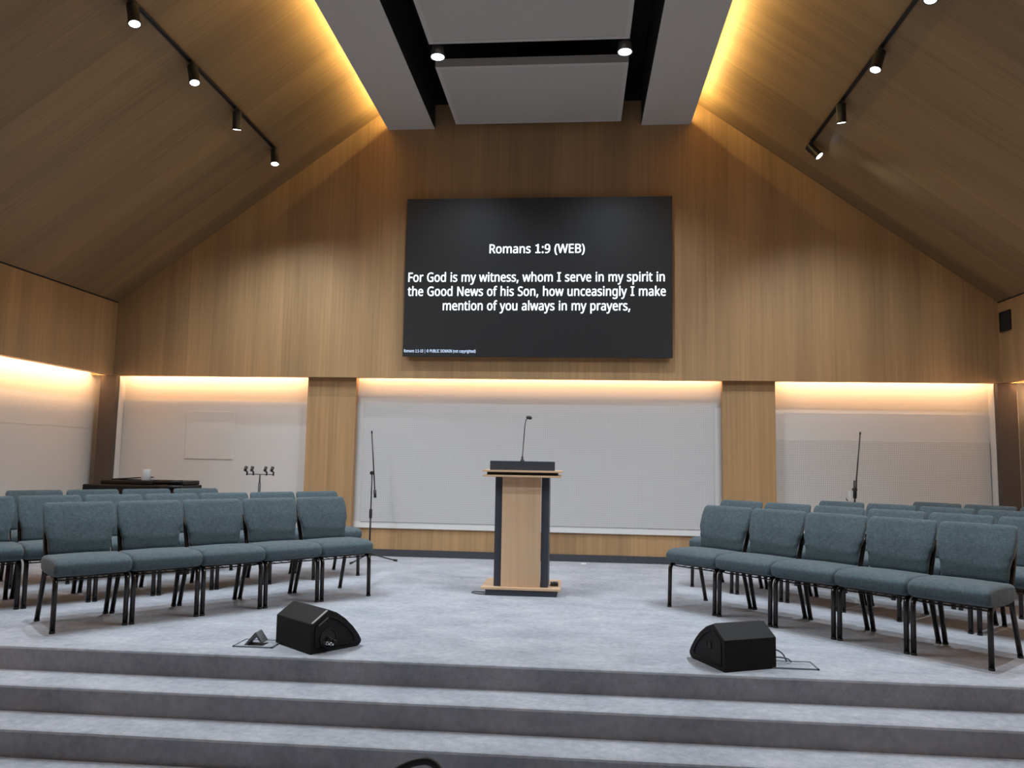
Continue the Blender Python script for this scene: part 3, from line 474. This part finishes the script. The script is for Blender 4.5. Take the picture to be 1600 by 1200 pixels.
© 583|302,93 269,96 241,104 218,117 198,136 183,159 172,186 166,216 164,250 165,272 168,293 173,313 180,331 189,348 200,362 213,375 228,386 244,395 263,401 283,405 305,406 316,406 327,405 338,403 349,401 360,397 370,394 381,390 391,385 370,342 362,347 353,350 345,354 336,356 328,358 320,360 313,360 305,361 286,359 269,353 254,344 241,331 231,315 224,296 220,275 218,250 220,225 223,203 230,184 238,168 250,155 265,146 283,140 305,139 313,139 322,140 331,141 341,143 351,146 360,148 369,151 378,155 378,110 370,107 361,103 353,101 344,98 335,96 325,94 314,93|291,-7 264,-6 238,-2 212,4 188,12 166,22 145,35 125,49 107,65 90,84 76,103 64,124 53,147 45,171 39,196 35,223 34,250 35,277 39,304 45,329 53,353 64,376 76,397 90,416 107,435 125,451 145,465 166,478 188,488 212,496 238,502 264,506 291,507 318,506 343,502 367,496 391,488 414,478 435,465 455,451 473,435 490,416 505,397 517,376 528,353 537,329 543,304 547,277 548,250 547,223 544,196 538,171 529,147 519,124 507,103 492,84 476,65 458,49 438,35 417,22 394,12 370,4 345,-2 319,-6|291,30 313,31 335,34 355,39 375,46 394,55 412,66 429,78 445,92 459,108 471,124 482,142 492,162 499,182 504,204 507,226 508,250 507,272 504,294 499,315 492,335 483,355 473,373 461,390 447,405 432,420 415,432 398,443 379,453 358,460 337,466 315,469 291,470 268,469 246,466 224,461 204,454 185,445 167,434 150,422 135,408 121,392 109,376 98,358 90,338 83,318 78,296 75,274 74,250 75,228 78,206 83,185 90,165 98,145 109,127 121,110 135,95 150,80 167,68 185,57 204,47 224,40 246,34 268,31
I 300|40,0 260,0 260,52 183,52 183,448 260,448 260,500 40,500 40,448 117,448 117,52 40,52
1 420|70,0 370,0 370,52 254,52 254,500 200,500 185,475 150,452 75,445 75,400 182,400 182,52 70,52
"""
GL = {}
for ln in GLYPHS.strip('\n').split('\n'):
    hd, *sp = ln[2:].split('|')
    GL[ln[0]] = (int(hd), [[tuple(map(int, p.split(','))) for p in q.split()] for q in sp])
def text_line(s, x0, x1, zb, cap, mat, bold=17, track=6):
    """one line of lettering between world x0 and x1, baseline at zb, capital height cap"""
    pen = 0; bm = bmesh.new()
    for ch in s:
        if ch == ' ': pen += 215 + track; continue
        adv, outl = GL[ch]
        cu = bpy.data.curves.new('lettering', 'CURVE'); cu.dimensions = '2D'; cu.fill_mode = 'BOTH'
        for pts in outl:
            sp = cu.splines.new('POLY'); sp.points.add(len(pts) - 1); sp.use_cyclic_u = True
            for p, (x, y) in zip(sp.points, pts): p.co = ((x + pen) / 500, y / 500, 0, 1)
        pen += adv + track
        o = bpy.data.objects.new('lettering', cu); COL.objects.link(o)
        me = bpy.data.meshes.new_from_object(o.evaluated_get(bpy.context.evaluated_depsgraph_get()))
        bpy.data.objects.remove(o); bpy.data.curves.remove(cu)
        for k8 in range(8):      # thicken the strokes evenly
            n0 = len(bm.verts); bm.from_mesh(me); bm.verts.ensure_lookup_table()
            for v in bm.verts[n0:]: v.co += Vector((math.cos(PI * k8 / 4) * bold, math.sin(PI * k8 / 4) * bold * 0.6, 0)) / 500
        bpy.data.meshes.remove(me)
    xs = [v.co.x for v in bm.verts]; a, b = min(xs), max(xs)
    kx = (x1 - x0) / (b - a)
    for v in bm.verts: v.co = Vector((x0 + (v.co.x - a) * kx + 0.515, -0.002, zb + v.co.y * cap - 2.455))
    o = mk('lettering', bm, mat, t); o['label'] = 'glowing white lettering'
    return o
text_line('Romans 1:9 (WEB)', -1.099, 0.071, 3.742, 0.110, M_text)
text_line('For God is my witness, whom I serve in my spirit in', -2.103, 1.034, 3.386, 0.113, M_text)
text_line('the Good News of his Son, how unceasingly I make', -2.106, 1.046, 3.209, 0.113, M_text)
text_line('mention of you always in my prayers,', -1.662, 0.622, 3.030, 0.113, M_text)
text_line('Romans 1:1-10 | \u00a9 PUBLIC DOMAIN (not copyrighted)', -2.128, -1.243, 2.505, 0.036, M_textblue, 9)

# wall vent in the right wall
t = thing('wall_speaker', 'black square speaker grille high on the right oak wall', 'speaker', (XR, 9.14, 2.90))
fr = bmesh.new()
for a in ((-0.02, 0.0, -0.11, 0.11, -0.115, -0.10), (-0.02, 0.0, -0.11, 0.11, 0.10, 0.115), (-0.02, 0.0, -0.11, -0.095, -0.10, 0.10), (-0.02, 0.0, 0.095, 0.11, -0.10, 0.10)): box(fr, *a)
mk('frame', fr, M_trackblack, t)
mk('grille', B(-0.013, 0.0, -0.095, 0.095, -0.10, 0.10), M_black, t)

# ------------------------------------------------------------------ chairs
def fabric_mat():
    m, nt, b = nodes('teal_grey_weave')
    a = noise(nt, mapped(nt, (260, 60, 30)), 1.0, 2, 0.6); c_ = noise(nt, mapped(nt, (30, 60, 260)), 1.0, 2, 0.6)
    ad = N(nt, 'ShaderNodeMath', operation='ADD'); nt.links.new(a, ad.inputs[0]); nt.links.new(c_, ad.inputs[1])
    hf = N(nt, 'ShaderNodeMath', operation='MULTIPLY'); hf.inputs[1].default_value = 0.5; nt.links.new(ad.outputs[0], hf.inputs[0])
    c = ramp(nt, hf.outputs[0], [(0.36, (0.042, 0.060, 0.070)), (0.64, (0.094, 0.130, 0.146))])
    big = noise(nt, mapped(nt, (3, 3, 3)), 2.0, 3, 0.5)
    c = mixc(nt, c, ramp(nt, big, [(0.3, (0.9, 0.9, 0.9)), (0.7, (1.08, 1.08, 1.08))]), 1.0)
    nt.links.new(c, b.inputs['Base Color']); b.inputs['Roughness'].default_value = 0.9; b.inputs['Specular IOR Level'].default_value = 0.2
    b.inputs['Sheen Weight'].default_value = 0.15
    bump(nt, b, hf.outputs[0], 0.3, 0.002)
    return m
M_fabric = fabric_mat()
M_frame = plain('gunmetal_frame', (0.045, 0.038, 0.036), 0.22, metal=0.75)
M_glide = plain('black_glide', (0.015, 0.015, 0.015), 0.6)
def lerp(tab, z):
    for (a, va), (b, vb) in zip(tab, tab[1:]):
        if z <= b:
            k = (z - a) / (b - a); k = k * k * (3 - 2 * k); return va + (vb - va) * k
    return tab[-1][1]
def seat_bm():
    rings = []; hw = 0.2455; r = 0.026
    xs = [hw - r * (1 - math.cos(PI / 2 * k / 6)) for k in range(7)]
    xs = [-x for x in xs] + [-0.15, -0.075, 0, 0.075, 0.15] + xs[::-1]
    for x in xs:
        d = hw - abs(x)
        ins = r - math.sqrt(max(0.0, r * r - (r - d) ** 2)) if d < r else 0.0
        ins *= 0.92
        ring = []
        for (a, b) in superell(0.232 - ins, 0.063 - ins, 40, 4.6):
            y = 0.195 + a; z = 0.424 + b
            if b > 0: z += 0.010 * (1 - (x / hw) ** 2) * math.cos(a / 0.232 * PI / 2)
            if y < 0.04: z -= 0.16 * (0.04 - y) if b > 0 else -0.10 * (0.04 - y)
            ring.append((x, y, z - 0.012 * (y - 0.2)))
        rings.append(ring)
    return loft(rings)
def back_bm():
    rings = []; NV = 34; z0, z1 = 0.475, 0.842
    wt = [(0.475, 0.206), (0.56, 0.208), (0.605, 0.218), (0.66, 0.236), (0.76, 0.241), (0.842, 0.236)]
    tt = [(0.475, 0.034), (0.58, 0.044), (0.66, 0.040), (0.842, 0.028)]
    for i in range(NV + 1):
        v = i / NV; v = 0.5 - 0.5 * math.cos(PI * v) if True else v
        z = z0 + (z1 - z0) * v
        r = 0.03
        dz = min(z - z0, z1 - z)
        k = math.sqrt(max(0.0, 1 - ((r - dz) / r) ** 2)) if dz < r else 1.0
        w_ = lerp(wt, z) - 0.022 * (1 - k); t_ = lerp(tt, z) * (0.30 + 0.70 * k)
        yc = 0.425 + 0.13 * (z - z0) / 0.387 + 0.018 * math.sin((z - z0) / 0.387 * PI) * -1
        ring = []
        for (a, b) in superell(w_, t_, 44, 4.2):
            bow = -0.012 * (a / 0.24) ** 2
            yy = yc + b + bow
            zz = z
            if b < 0:    # fabric puckers towards the waist
                wob = math.exp(-((z - 0.585) / 0.035) ** 2) * (abs(a) / 0.24) ** 3
                yy += 0.006 * wob * math.sin(z * 330 + a * 12)
            ring.append((a, yy, zz))
        rings.append(ring)
    return loft(rings)
def make_chair():
    t = empty('stacking_chair')
    mk('seat', seat_bm(), M_fabric, t, True)
    mk('backrest', back_bm(), M_fabric, t, True)
    for s in (-1, 1):
        x = s * 0.226
        p = smooth_path([(x, 0.0, 0.012), (x, 0.012, 0.352), (x * 0.985, 0.11, 0.372)], 0.07, 7)
        lg = mk('leg', tube(p, 0.0155, n=12, flat=1.1), M_frame, t, True)
        mk('glide', lathe([(0.0, 0.0), (0.019, 0.0), (0.019, 0.016), (0.0, 0.016)], None, 12, Matrix.Translation((x, 0, 0))), M_glide, lg, 40)
        p = smooth_path([(x * 1.0, 0.505, 0.012), (x * 0.965, 0.405, 0.36), (x * 0.935, 0.455, 0.49), (x * 0.93, 0.505, 0.60), (x * 0.90, 0.555, 0.70)], 0.06, 6)
        lg = mk('leg', tube(p, 0.0155, n=12, flat=1.1, up=(1, 0, 0)), M_frame, t, True)
        mk('glide', lathe([(0.0, 0.0), (0.019, 0.0), (0.019, 0.016), (0.0, 0.016)], None, 12, Matrix.Translation((x, 0.505, 0))), M_glide, lg, 40)
    bm = bmesh.new()
    for s in (-1, 1): tube([(s * 0.222, 0.08, 0.368), (s * 0.219, 0.42, 0.362)], 0.011, bm, 10)
    for y in (0.10, 0.395): tube([(-0.222, y, 0.356), (0.222, y, 0.356)], 0.009, bm, 10)
    mk('seat_frame', bm, M_frame, t, True)
    bm = bmesh.new()
    z = 0.335
    tube(smooth_path([(-0.215, 0.05, 0.345), (-0.205, 0.09, z), (0.205, 0.09, z), (0.215, 0.05, 0.345)], 0.02), 0.005, bm, 8)
    tube(smooth_path([(-0.21, 0.42, 0.345), (-0.205, 0.40, z), (0.205, 0.40, z), (0.21, 0.42, 0.345)], 0.02), 0.005, bm, 8)
    for k in range(6):
        x = -0.175 + 0.07 * k; tube([(x, 0.09, z), (x, 0.40, z)], 0.0022, bm, 6)
    mk('book_rack', bm, M_frame, t, True)
    return t
PROTO = make_chair(); used = [False]
def chair(x, y, rz, label, group):
    o = PROTO if not used[0] else copy_tree(PROTO)
    used[0] = True
    o.location = (x, y, 0); o.rotation_euler = (0, 0, rz); tag(o, label, 'chair', group)
ORD = ['first', 'second', 'third', 'fourth', 'fifth', 'sixth', 'seventh', 'eighth']
def row(P0, u, fwd, off, alongs, labels, group):
    rz = math.atan2(fwd[0], -fwd[1])
    for a, lab in zip(alongs, labels):
        x = P0[0] + u[0] * a - fwd[0] * off; y = P0[1] + u[1] * a - fwd[1] * off
        chair(x, y, rz, lab, group)
PL, uL, fL = (-3.518, 5.003), (0.689, 0.724), (0.724, -0.689)
PR, uR, fR = (0.776, 6.768), (0.704, -0.710), (-0.710, -0.704)
row(PL, uL, fL, 0, [0.25 + 0.497 * k for k in range(5)],
    ['teal-grey padded chair in the left front row, nearest the steps'] +
    ['teal-grey padded chair, %s from the steps in the left front row' % ORD[k] for k in (1, 2, 3)] +
    ['teal-grey padded chair in the left front row, at the end nearest the lectern'], 'chairs in the left front row')
row(PL, uL, fL, 1.075, [-0.24 + 0.5 * k for k in range(-1, 7)],
    ['teal-grey chair in the second left row, only a sliver at the left picture edge',
     'teal-grey chair in the second left row, half visible at the left picture edge',
     'teal-grey chair in the second left row, right behind the front-row chair nearest the steps'] +
    ['teal-grey chair in the second left row, %s from the oak pilaster end' % ORD[k] for k in (4, 3, 2, 1)] +
    ['teal-grey chair in the second left row, at the end beside the oak pilaster'], 'chairs in the second left row')
row(PL, uL, fL, 2.14, [0.33 + 0.51 * k for k in range(4)],
    ['teal-grey chair in the rearmost left row, leftmost by the side wall',
     'teal-grey chair in the rearmost left row, second, before the dark corner post',
     'teal-grey chair in the rearmost left row, just below the white cup',
     'teal-grey chair in the rearmost left row, rightmost at the piano end'], 'chairs in the rearmost left row')
row(PR, uR, fR, 0, [0.25 + 0.497 * k for k in range(5)],
    ['teal-grey padded chair in the right front row, at the end nearest the lectern'] +
    ['teal-grey padded chair, %s from the lectern end of the right front row' % ORD[k] for k in (1, 2, 3)] +
    ['teal-grey padded chair in the right front row, nearest the steps at the right picture edge'], 'chairs in the right front row')
row(PR, uR, fR, 1.03, [-0.29 + 0.513 * k for k in range(6)],
    ['teal-grey chair in the second right row, in front of the right oak pilaster'] +
    ['teal-grey chair in the second right row, %s from its lectern end' % ORD[k] for k in (1, 2, 3, 4)] +
    ['teal-grey chair in the second right row, cut off by the right picture edge'], 'chairs in the second right row')
row(PR, uR, fR, 1.99, [0.27 + 0.51 * k for k in range(4)],
    ['teal-grey chair in the third right row, left of the boom microphone stand',
     'teal-grey chair in the third right row, right of the boom microphone stand',
     'teal-grey chair in the third right row, third from the left',
     'teal-grey chair in the third right row, cut off by the right picture edge'], 'chairs in the third right row')
row(PR, uR, fR, 2.90, [0.85 + 0.505 * k for k in range(3)],
    ['teal-grey chair in the rearmost right row, leftmost in front of the dotted board',
     'teal-grey chair in the rearmost right row, middle one before the dark corner post',
     'teal-grey chair in the rearmost right row, against the right wall at the picture edge'], 'chairs in the rearmost right row')

# ------------------------------------------------------------------ lectern
M_char = plain('charcoal_laminate', (0.040, 0.046, 0.060), 0.45)
t = thing('lectern', 'beech and charcoal lectern with a gooseneck microphone at centre stage', 'lectern', (-0.497, 7.02, 0))
mk('plinth', B(-0.315, 0.315, 0.0, 0.50, 0.0, 0.052), M_char, t)
mk('base_board', B(-0.357, 0.360, -0.01, 0.545, 0.052, 0.074, bev=0.003), M_podedge, t)
mk('front_panel', B(-0.180, 0.175, 0.035, 0.055, 0.074, 1.062), M_podwood, t)
for s in (-1, 1):
    mk('side_panel', B(*sorted((s * 0.178, s * 0.247)), 0.055, 0.40, 0.074, 1.062, bev=0.002), M_char, t)
mk('lower_top', B(-0.357, 0.357, -0.03, 0.50, 1.060, 1.077, bev=0.002), M_podedge, t)
mk('shelf_gap_shade', B(-0.320, 0.320, 0.0, 0.48, 1.077, 1.104), M_black, t)  # solid black block, painted as the shade in the recess between the tops
mk('upper_top', B(-0.362, 0.362, -0.03, 0.50, 1.104, 1.121, bev=0.002), M_podedge, t)
mk('crest_board', B(-0.298, 0.297, 0.03, 0.075, 1.121, 1.205, bev=0.003), M_char, t)
gm = bmesh.new()
pth = [(0, 0, 0.0), (0.0005, 0, 0.03), (0.006, 0, 0.14), (0.013, 0, 0.24), (0.019, 0, 0.33), (0.024, -0.002, 0.365), (0.034, -0.008, 0.385), (0.046, -0.015, 0.397)]
mic = thing('gooseneck_microphone', 'slim black gooseneck microphone rising from the lectern top', 'microphone', (-0.500, 7.073, 1.205))
M_mic = plain('mic_black', (0.02, 0.018, 0.018), 0.45)
mk('base', lathe([(0.0, 0.0), (0.020, 0.0), (0.019, 0.008), (0.010, 0.02), (0.008, 0.045), (0.0, 0.045)], None, 16), M_mic, mic, 40)
mk('gooseneck', tube(pth, 0.0042, n=8), M_mic, mic, True)
mk('capsule', lathe([(0.0, 0.03), (0.011, 0.026), (0.016, 0.012), (0.016, -0.014), (0.010, -0.026), (0.0, -0.03)], None, 14, align((0.058, -0.022, 0.400), (1, -0.4, -0.25))), M_mic, mic, True)
bx = thing('junction_box', 'small black box lying on the right end of the lectern base', 'box', (-0.197, 7.21, 0.074), 0.05)
mk('body', B(-0.035, 0.035, -0.05, 0.05, 0, 0.028, bev=0.004), M_mic, bx); mk('switch', B(-0.010, 0.010, -0.02, 0.02, 0.028, 0.033, bev=0.001), M_trackblack, bx)
M_cable = plain('cable_grey', (0.10, 0.105, 0.115), 0.6)
tag(mk('cable', tube(smooth_path([(-0.83, 7.14, 0.006), (-0.93, 7.17, 0.006), (-0.955, 7.11, 0.006), (-0.90, 7.06, 0.006), (-0.80, 7.035, 0.006)], 0.06), 0.005, n=8), M_cable, None, True), 'thin cable looping out at the left foot of the lectern', 'cable')
scr = lathe([(0.0, 0.0), (0.028, 0.0), (0.032, 0.006), (0.018, 0.02), (0.0, 0.022)], None, 7, Matrix.Translation((0.091, 9.25, 0)) @ Matrix.Diagonal((1.2, 0.8, 1, 1)))
tag(mk('paper_scrap', scr, M_white), 'tiny white scrap on the carpet by the back skirting', 'scrap')

# ------------------------------------------------------------------ floor monitors
M_mon = plain('monitor_black', (0.008, 0.008, 0.009), 0.65, spec=0.22)
M_grille = plain('monitor_grille', (0.012, 0.012, 0.013), 0.8)
M_edge = plain('pale_edge', (0.32, 0.32, 0.32), 0.5)
def monitor(lab, A, across, depth, wid, mirror):
    """A: floor corner nearest the audience; across: direction along the rear face; depth: towards the stage"""
    t = thing('floor_monitor', lab, 'speaker', (A[0], A[1], 0), group='wedge monitors on the stage edge')
    ax, dp = Vector((*across, 0)).normalized(), Vector((*depth, 0)).normalized()
    prof = [(0, 0), (0.0, 0.182), (0.115, 0.256)]
    arc = [(0.115, 0.256), (0.19, 0.226), (0.255, 0.182), (0.31, 0.130), (0.355, 0.075), (0.375, 0.040)]
    prof += arc[1:] + [(0.376, 0.026), (0.366, 0.012), (0.345, 0.0)]
    M = Matrix((ax, dp, Vector((0, 0, 1)))).transposed().to_4x4()
    b2 = prism(prof, 'x', 0, wid, bev=0.003); bm = bmesh.new(); merge(bm, b2, 0, M); mk('cabinet', bm, M_mon, t)
    g = [(p[0] + 0.004, p[1] + 0.003) for p in arc[:-1]] + [(p[0] - 0.008, p[1] - 0.006) for p in arc[:-1][::-1]]
    bm = bmesh.new(); merge(bm, prism(g, 'x', 0.02, wid - 0.02), 0, M); mk('grille', bm, M_grille, t)
    # raised outline, handle recess and plate on the visible cheek (local x = 0)
    cheek = [(0.03, 0.03), (0.03, 0.165), (0.115, 0.222), (0.19, 0.19), (0.25, 0.145), (0.30, 0.095), (0.325, 0.05), (0.31, 0.03)]
    path = [M @ Vector((-0.002, p[0], p[1])) for p in cheek + cheek[:1]]
    mk('cheek_rib', tube(smooth_path(path, 0.02), 0.0045, n=6), M_mon, t, True)
    MR = M @ Matrix.Translation((0, 0.125, 0.085)) @ Matrix.Rotation(-PI / 2, 4, 'Y')
    if mirror: MR = M @ Matrix.Translation((0, 0.155, 0.125)) @ Matrix.Rotation(-PI / 2, 4, 'Y')
    rr = 0.055 if not mirror else 0.022
    hp = mk('handle_cup', lathe([(rr, 0.0), (rr * 1.12, 0.0), (rr * 1.12, 0.006), (rr, 0.006), (rr * 0.92, 0.001), (0.0, 0.001), (0.0, 0.0)], None, 28, MR), M_black, t, 40)
    if not mirror:
        for k, (dy, dz) in enumerate(((-0.028, -0.025), (0.0, -0.032), (0.024, -0.02), (-0.01, 0.0))):
            Mk = M @ Matrix.Translation((-0.004, 0.125 + dy, 0.085 + dz)) @ Matrix.Rotation(-PI / 2, 4, 'Y')
            mk('connector', lathe([(0.0, 0.0), (0.011, 0.0), (0.011, 0.03), (0.007, 0.034), (0.006, 0.05), (0.0, 0.05)], None, 12, Mk), M_glass_off if k < 2 else M_mic, hp, 40)
        e = bmesh.new(); merge(e, prism([(0.006, 0.188), (0.112, 0.257), (0.116, 0.253), (0.008, 0.183)], 'x', -0.002, 0.012), 0, M)
        o = mk('edge_strip', e, M_edge, t); o['label'] = 'pale edge strip'  # pale grey strip along the sloping top edge
        e = bmesh.new(); merge(e, prism([(0.05, 0.172), (0.118, 0.216), (0.122, 0.209), (0.054, 0.165)], 'x', -0.003, 0.0), 0, M)
        mk('name_plate', e, plain('plate_grey', (0.10, 0.10, 0.10), 0.5), t)
    return t
monitor('black wedge monitor on the left stage edge with connectors plugged into its side', (-1.624, 4.745), (-0.776, 0.630), (0.630, 0.776), 0.42, False)
monitor('black wedge monitor on the right stage edge with a plain side', (0.872, 4.722), (0.912, 0.410), (-0.410, 0.912), 0.365, True)

# floor boxes beside the monitors
M_steel = plain('floorbox_steel', (0.22, 0.25, 0.26), 0.4, metal=0.6)
def floorbox(lab, x0, x1, y0, y1, group):
    t = thing('floor_box', lab, 'floor box', ((x0 + x1) / 2, (y0 + y1) / 2, 0), group=group)
    hx, hy = (x1 - x0) / 2, (y1 - y0) / 2; e = 0.011
    fr = bmesh.new()
    for a in ((-hx, hx, -hy, -hy + e), (-hx, hx, hy - e, hy), (-hx, -hx + e, -hy, hy), (hx - e, hx, -hy, hy)): box(fr, *a, 0.0, 0.008)
    mk('frame', fr, M_steel, t)
    mk('carpet_lid', B(-hx + e, hx - e, -hy + e, hy - e, 0.0, 0.005), M_carpet, t)
    return t
t = floorbox('steel floor box left of the left monitor with its cable flap raised', -2.175, -1.915, 4.865, 5.06, 'floor boxes in the stage carpet')
M_flap = plain('flap_grey', (0.14, 0.15, 0.16), 0.5, metal=0.3)
fl = prism([(-0.07, 0.006), (-0.002, 0.085), (0.006, 0.086), (0.052, 0.022), (0.042, 0.016), (0.002, 0.066), (-0.052, 0.006)], 'y', -0.06, 0.03)
mk('flap', fl, M_flap, t)
t = floorbox('steel floor box right of the right monitor, lid shut with cables coming out', 1.165, 1.452, 4.86, 5.035, 'floor boxes in the stage carpet')
for k, pp in enumerate(([(1.30, 5.01, 0.010), (1.275, 4.99, 0.060), (1.225, 4.975, 0.090), (1.15, 4.97, 0.085)], [(1.325, 5.0, 0.010), (1.30, 4.97, 0.035), (1.235, 4.945, 0.05), (1.15, 4.93, 0.045)])):
    tag(mk('cable', tube(smooth_path(pp, 0.03), 0.0045, n=8), M_cable, None, True),
        ('upper' if k == 0 else 'lower') + ' thin cable running from the right floor box to the monitor', 'cable', 'cables at the right floor box')

# ------------------------------------------------------------------ microphone stands
def mic_stand(lab, x, y, col_top, boom_a, boom_b, feet, clip):
    t = thing('microphone_stand', lab, 'microphone stand', (x, y, 0))
    hub = 0.10
    mk('lower_tube', tube([(0, 0, 0.06), (0, 0, 0.58)], 0.011, n=12), M_mic, t, True)
    mk('upper_tube', tube([(0, 0, 0.56), (0, 0, col_top)], 0.0075, n=12), M_mic, t, True)
    mk('clutch', lathe([(0.0, 0.50), (0.016, 0.50), (0.018, 0.52), (0.018, 0.59), (0.013, 0.61), (0.0, 0.61)], None, 16), M_mic, t, 40)
    mk('leg_hub', lathe([(0.0, 0.05), (0.020, 0.05), (0.024, 0.07), (0.024, 0.11), (0.016, 0.13), (0.0, 0.13)], None, 16), M_mic, t, 40)
    for a in feet:
        d = Vector((math.cos(a), math.sin(a), 0))
        lg = mk('leg', tube([d * 0.018 + Vector((0, 0, 0.085)), d * 0.30 + Vector((0, 0, 0.014))], 0.0075, n=8), M_mic, t, True)
        mk('rubber_foot', tube([d * 0.285 + Vector((0, 0, 0.018)), d * 0.33 + Vector((0, 0, 0.012))], 0.012, n=8), M_glide, lg, True)
    piv = Vector((0, 0, col_top))
    mk('boom_clamp', lathe([(0.0, -0.025), (0.022, -0.025), (0.022, 0.025), (0.0, 0.025)], None, 14, Matrix.Translation(piv) @ Matrix.Rotation(PI / 2, 4, 'X')), M_mic, t, 40)
    bo = mk('boom', tube([Vector(boom_a), Vector(boom_b)], 0.0075, n=10), M_mic, t, True)
    dd = (Vector(boom_a) - Vector(boom_b)).normalized()
    mk('counterweight', tube([Vector(boom_a), Vector(boom_a) + dd * 0.09], 0.017, n=12), M_mic, bo, True)
    mk('thread_tip', tube([Vector(boom_b), Vector(boom_b) - dd * 0.03], 0.010, n=10), M_mic, bo, True)
    if clip:
        o = mk('cable_clip', B(-0.075, -0.045, -0.012, 0.012, col_top - 0.13, col_top - 0.02, bev=0.004), M_white, t); o['label'] = 'pale clip'
        mk('hook', tube(smooth_path([(-0.05, 0, col_top - 0.12), (-0.085, 0, col_top - 0.13), (-0.095, 0, col_top - 0.10)], 0.015), 0.005, n=6), M_mic, t, True)
        mk('grip', tube([(0, 0, col_top - 0.10), (0.01, 0, col_top + 0.10)], 0.02, n=12), M_mic, t, True)
    return t
mic_stand('thin black tripod microphone stand with folded boom beside the left oak pilaster', -2.42, 9.0, 1.03,
          (0.045, -0.02, 0.83), (-0.020, 0.0, 1.50), (0.15, 2.3, -2.0), False)
mic_stand('black microphone stand with upright boom rising behind the right chairs', 3.12, 9.02, 0.95,
          (-0.005, 0.0, 0.80), (0.075, 0.0, 1.57), (0.3, 2.4, -1.5), True)

# multi-clip stand on the left
t = thing('clip_stand', 'black T-bar stand with four microphone clips behind the left chairs', 'microphone stand', (-3.623, 8.6, 0))
mk('lower_tube', tube([(0, 0, 0.03), (0, 0, 0.90)], 0.014, n=12), M_mic, t, True)
mk('upper_tube', tube([(0, 0, 0.88), (0.0, 0, 1.0)], 0.008, n=10), M_mic, t, True)
mk('round_base', lathe([(0.0, 0.0), (0.13, 0.0), (0.13, 0.012), (0.03, 0.03), (0.0, 0.03)], None, 28), M_mic, t, 40)
mk('cross_bar', tube([(-0.165, 0, 0.998), (0.165, 0, 0.998)], 0.0045, n=8), M_mic, t, True)
for x in (-0.155, -0.080, 0.078, 0.157):
    cl = mk('clip', tube(smooth_path([(x, 0, 0.985), (x + 0.003, 0, 1.02), (x - 0.012, -0.01, 1.04)], 0.01), 0.010, n=8), M_mic, t, True)
    mk('clip_jaw', tube([(x - 0.017, -0.02, 1.035), (x - 0.015, 0.01, 1.08)], [0.014, 0.019], n=10), M_mic, cl, True)

# ------------------------------------------------------------------ piano with cup
M_piano = plain('piano_black', (0.008, 0.007, 0.007), 0.45, spec=0.25)
t = thing('piano', 'low black piano with closed lid in the left back corner behind the chairs', 'piano', (-5.0, 8.5, 0))
mk('key_bed', B(-0.60, 0.575, -0.14, 0.34, 0.72, 0.855, bev=0.012), M_piano, t)
mk('case_top', B(-0.44, 0.545, -0.06, 0.34, 0.855, 0.905, bev=0.012), M_piano, t)
mk('fallboard', tube([(0.20, -0.055, 0.888), (0.535, -0.055, 0.892)], 0.027, n=14), M_piano, t, True)
mk('key_slip', tube([(0.25, -0.135, 0.838), (0.58, -0.135, 0.838)], 0.026, n=14), M_piano, t, True)
lid = prism([(-0.36, 0.905), (-0.35, 0.918), (-0.02, 0.940), (-0.02, 0.928)], 'y', 0.02, 0.32)
mk('music_desk', lid, M_piano, t)
for sx in (-0.56, 0.53):
    mk('leg', B(sx - 0.035, sx + 0.035, -0.10, 0.30, 0.0, 0.72, bev=0.006), M_piano, t)
mk('back_panel', B(-0.525, 0.495, 0.26, 0.29, 0.20, 0.72), M_piano, t)
mk('pedal_rail', B(-0.525, 0.495, 0.20, 0.26, 0.06, 0.16, bev=0.004), M_piano, t)
cup = thing('cup', 'white cup standing on the piano', 'cup', (-4.925, 8.49, 0.906))
M_cup = plain('white_ceramic', (0.78, 0.78, 0.80), 0.35)
mk('body', lathe([(0.0, 0.0), (0.042, 0.0), (0.050, 0.01), (0.053, 0.125), (0.049, 0.125), (0.046, 0.015), (0.0, 0.012)], None, 24), M_cup, cup, 50)

# ------------------------------------------------------------------ bag below the steps
M_bag = plain('bag_black', (0.014, 0.014, 0.015), 0.6)
t = thing('bag', 'black bag on the hall floor, only its loop handle showing at the bottom edge', 'bag', (-0.565, 2.86, FLOOR_Z))
rings = []
for z, a, b in ((0.0, 0.15, 0.09), (0.02, 0.165, 0.105), (0.2, 0.17, 0.11), (0.34, 0.16, 0.09), (0.40, 0.14, 0.05), (0.42, 0.12, 0.02)):
    rings.append([(p[0], p[1], z) for p in superell(a, b, 28, 3.5)])
mk('body', loft(rings), M_bag, t, 40)
hp = [(-0.155, 0.0, 0.41), (-0.13, 0, 0.47), (-0.07, 0, 0.525), (-0.02, 0, 0.551), (0.03, 0, 0.561), (0.06, 0, 0.554), (0.08, 0, 0.53), (0.088, 0, 0.49), (0.088, 0, 0.41)]
mk('handle', tube(smooth_path(hp, 0.03, 4), 0.011, n=10, flat=1.3), M_bag, t, True)
mk('zip', tube([(-0.10, 0, 0.421), (0.10, 0, 0.421)], 0.005, n=6), M_trackblack, t, True)
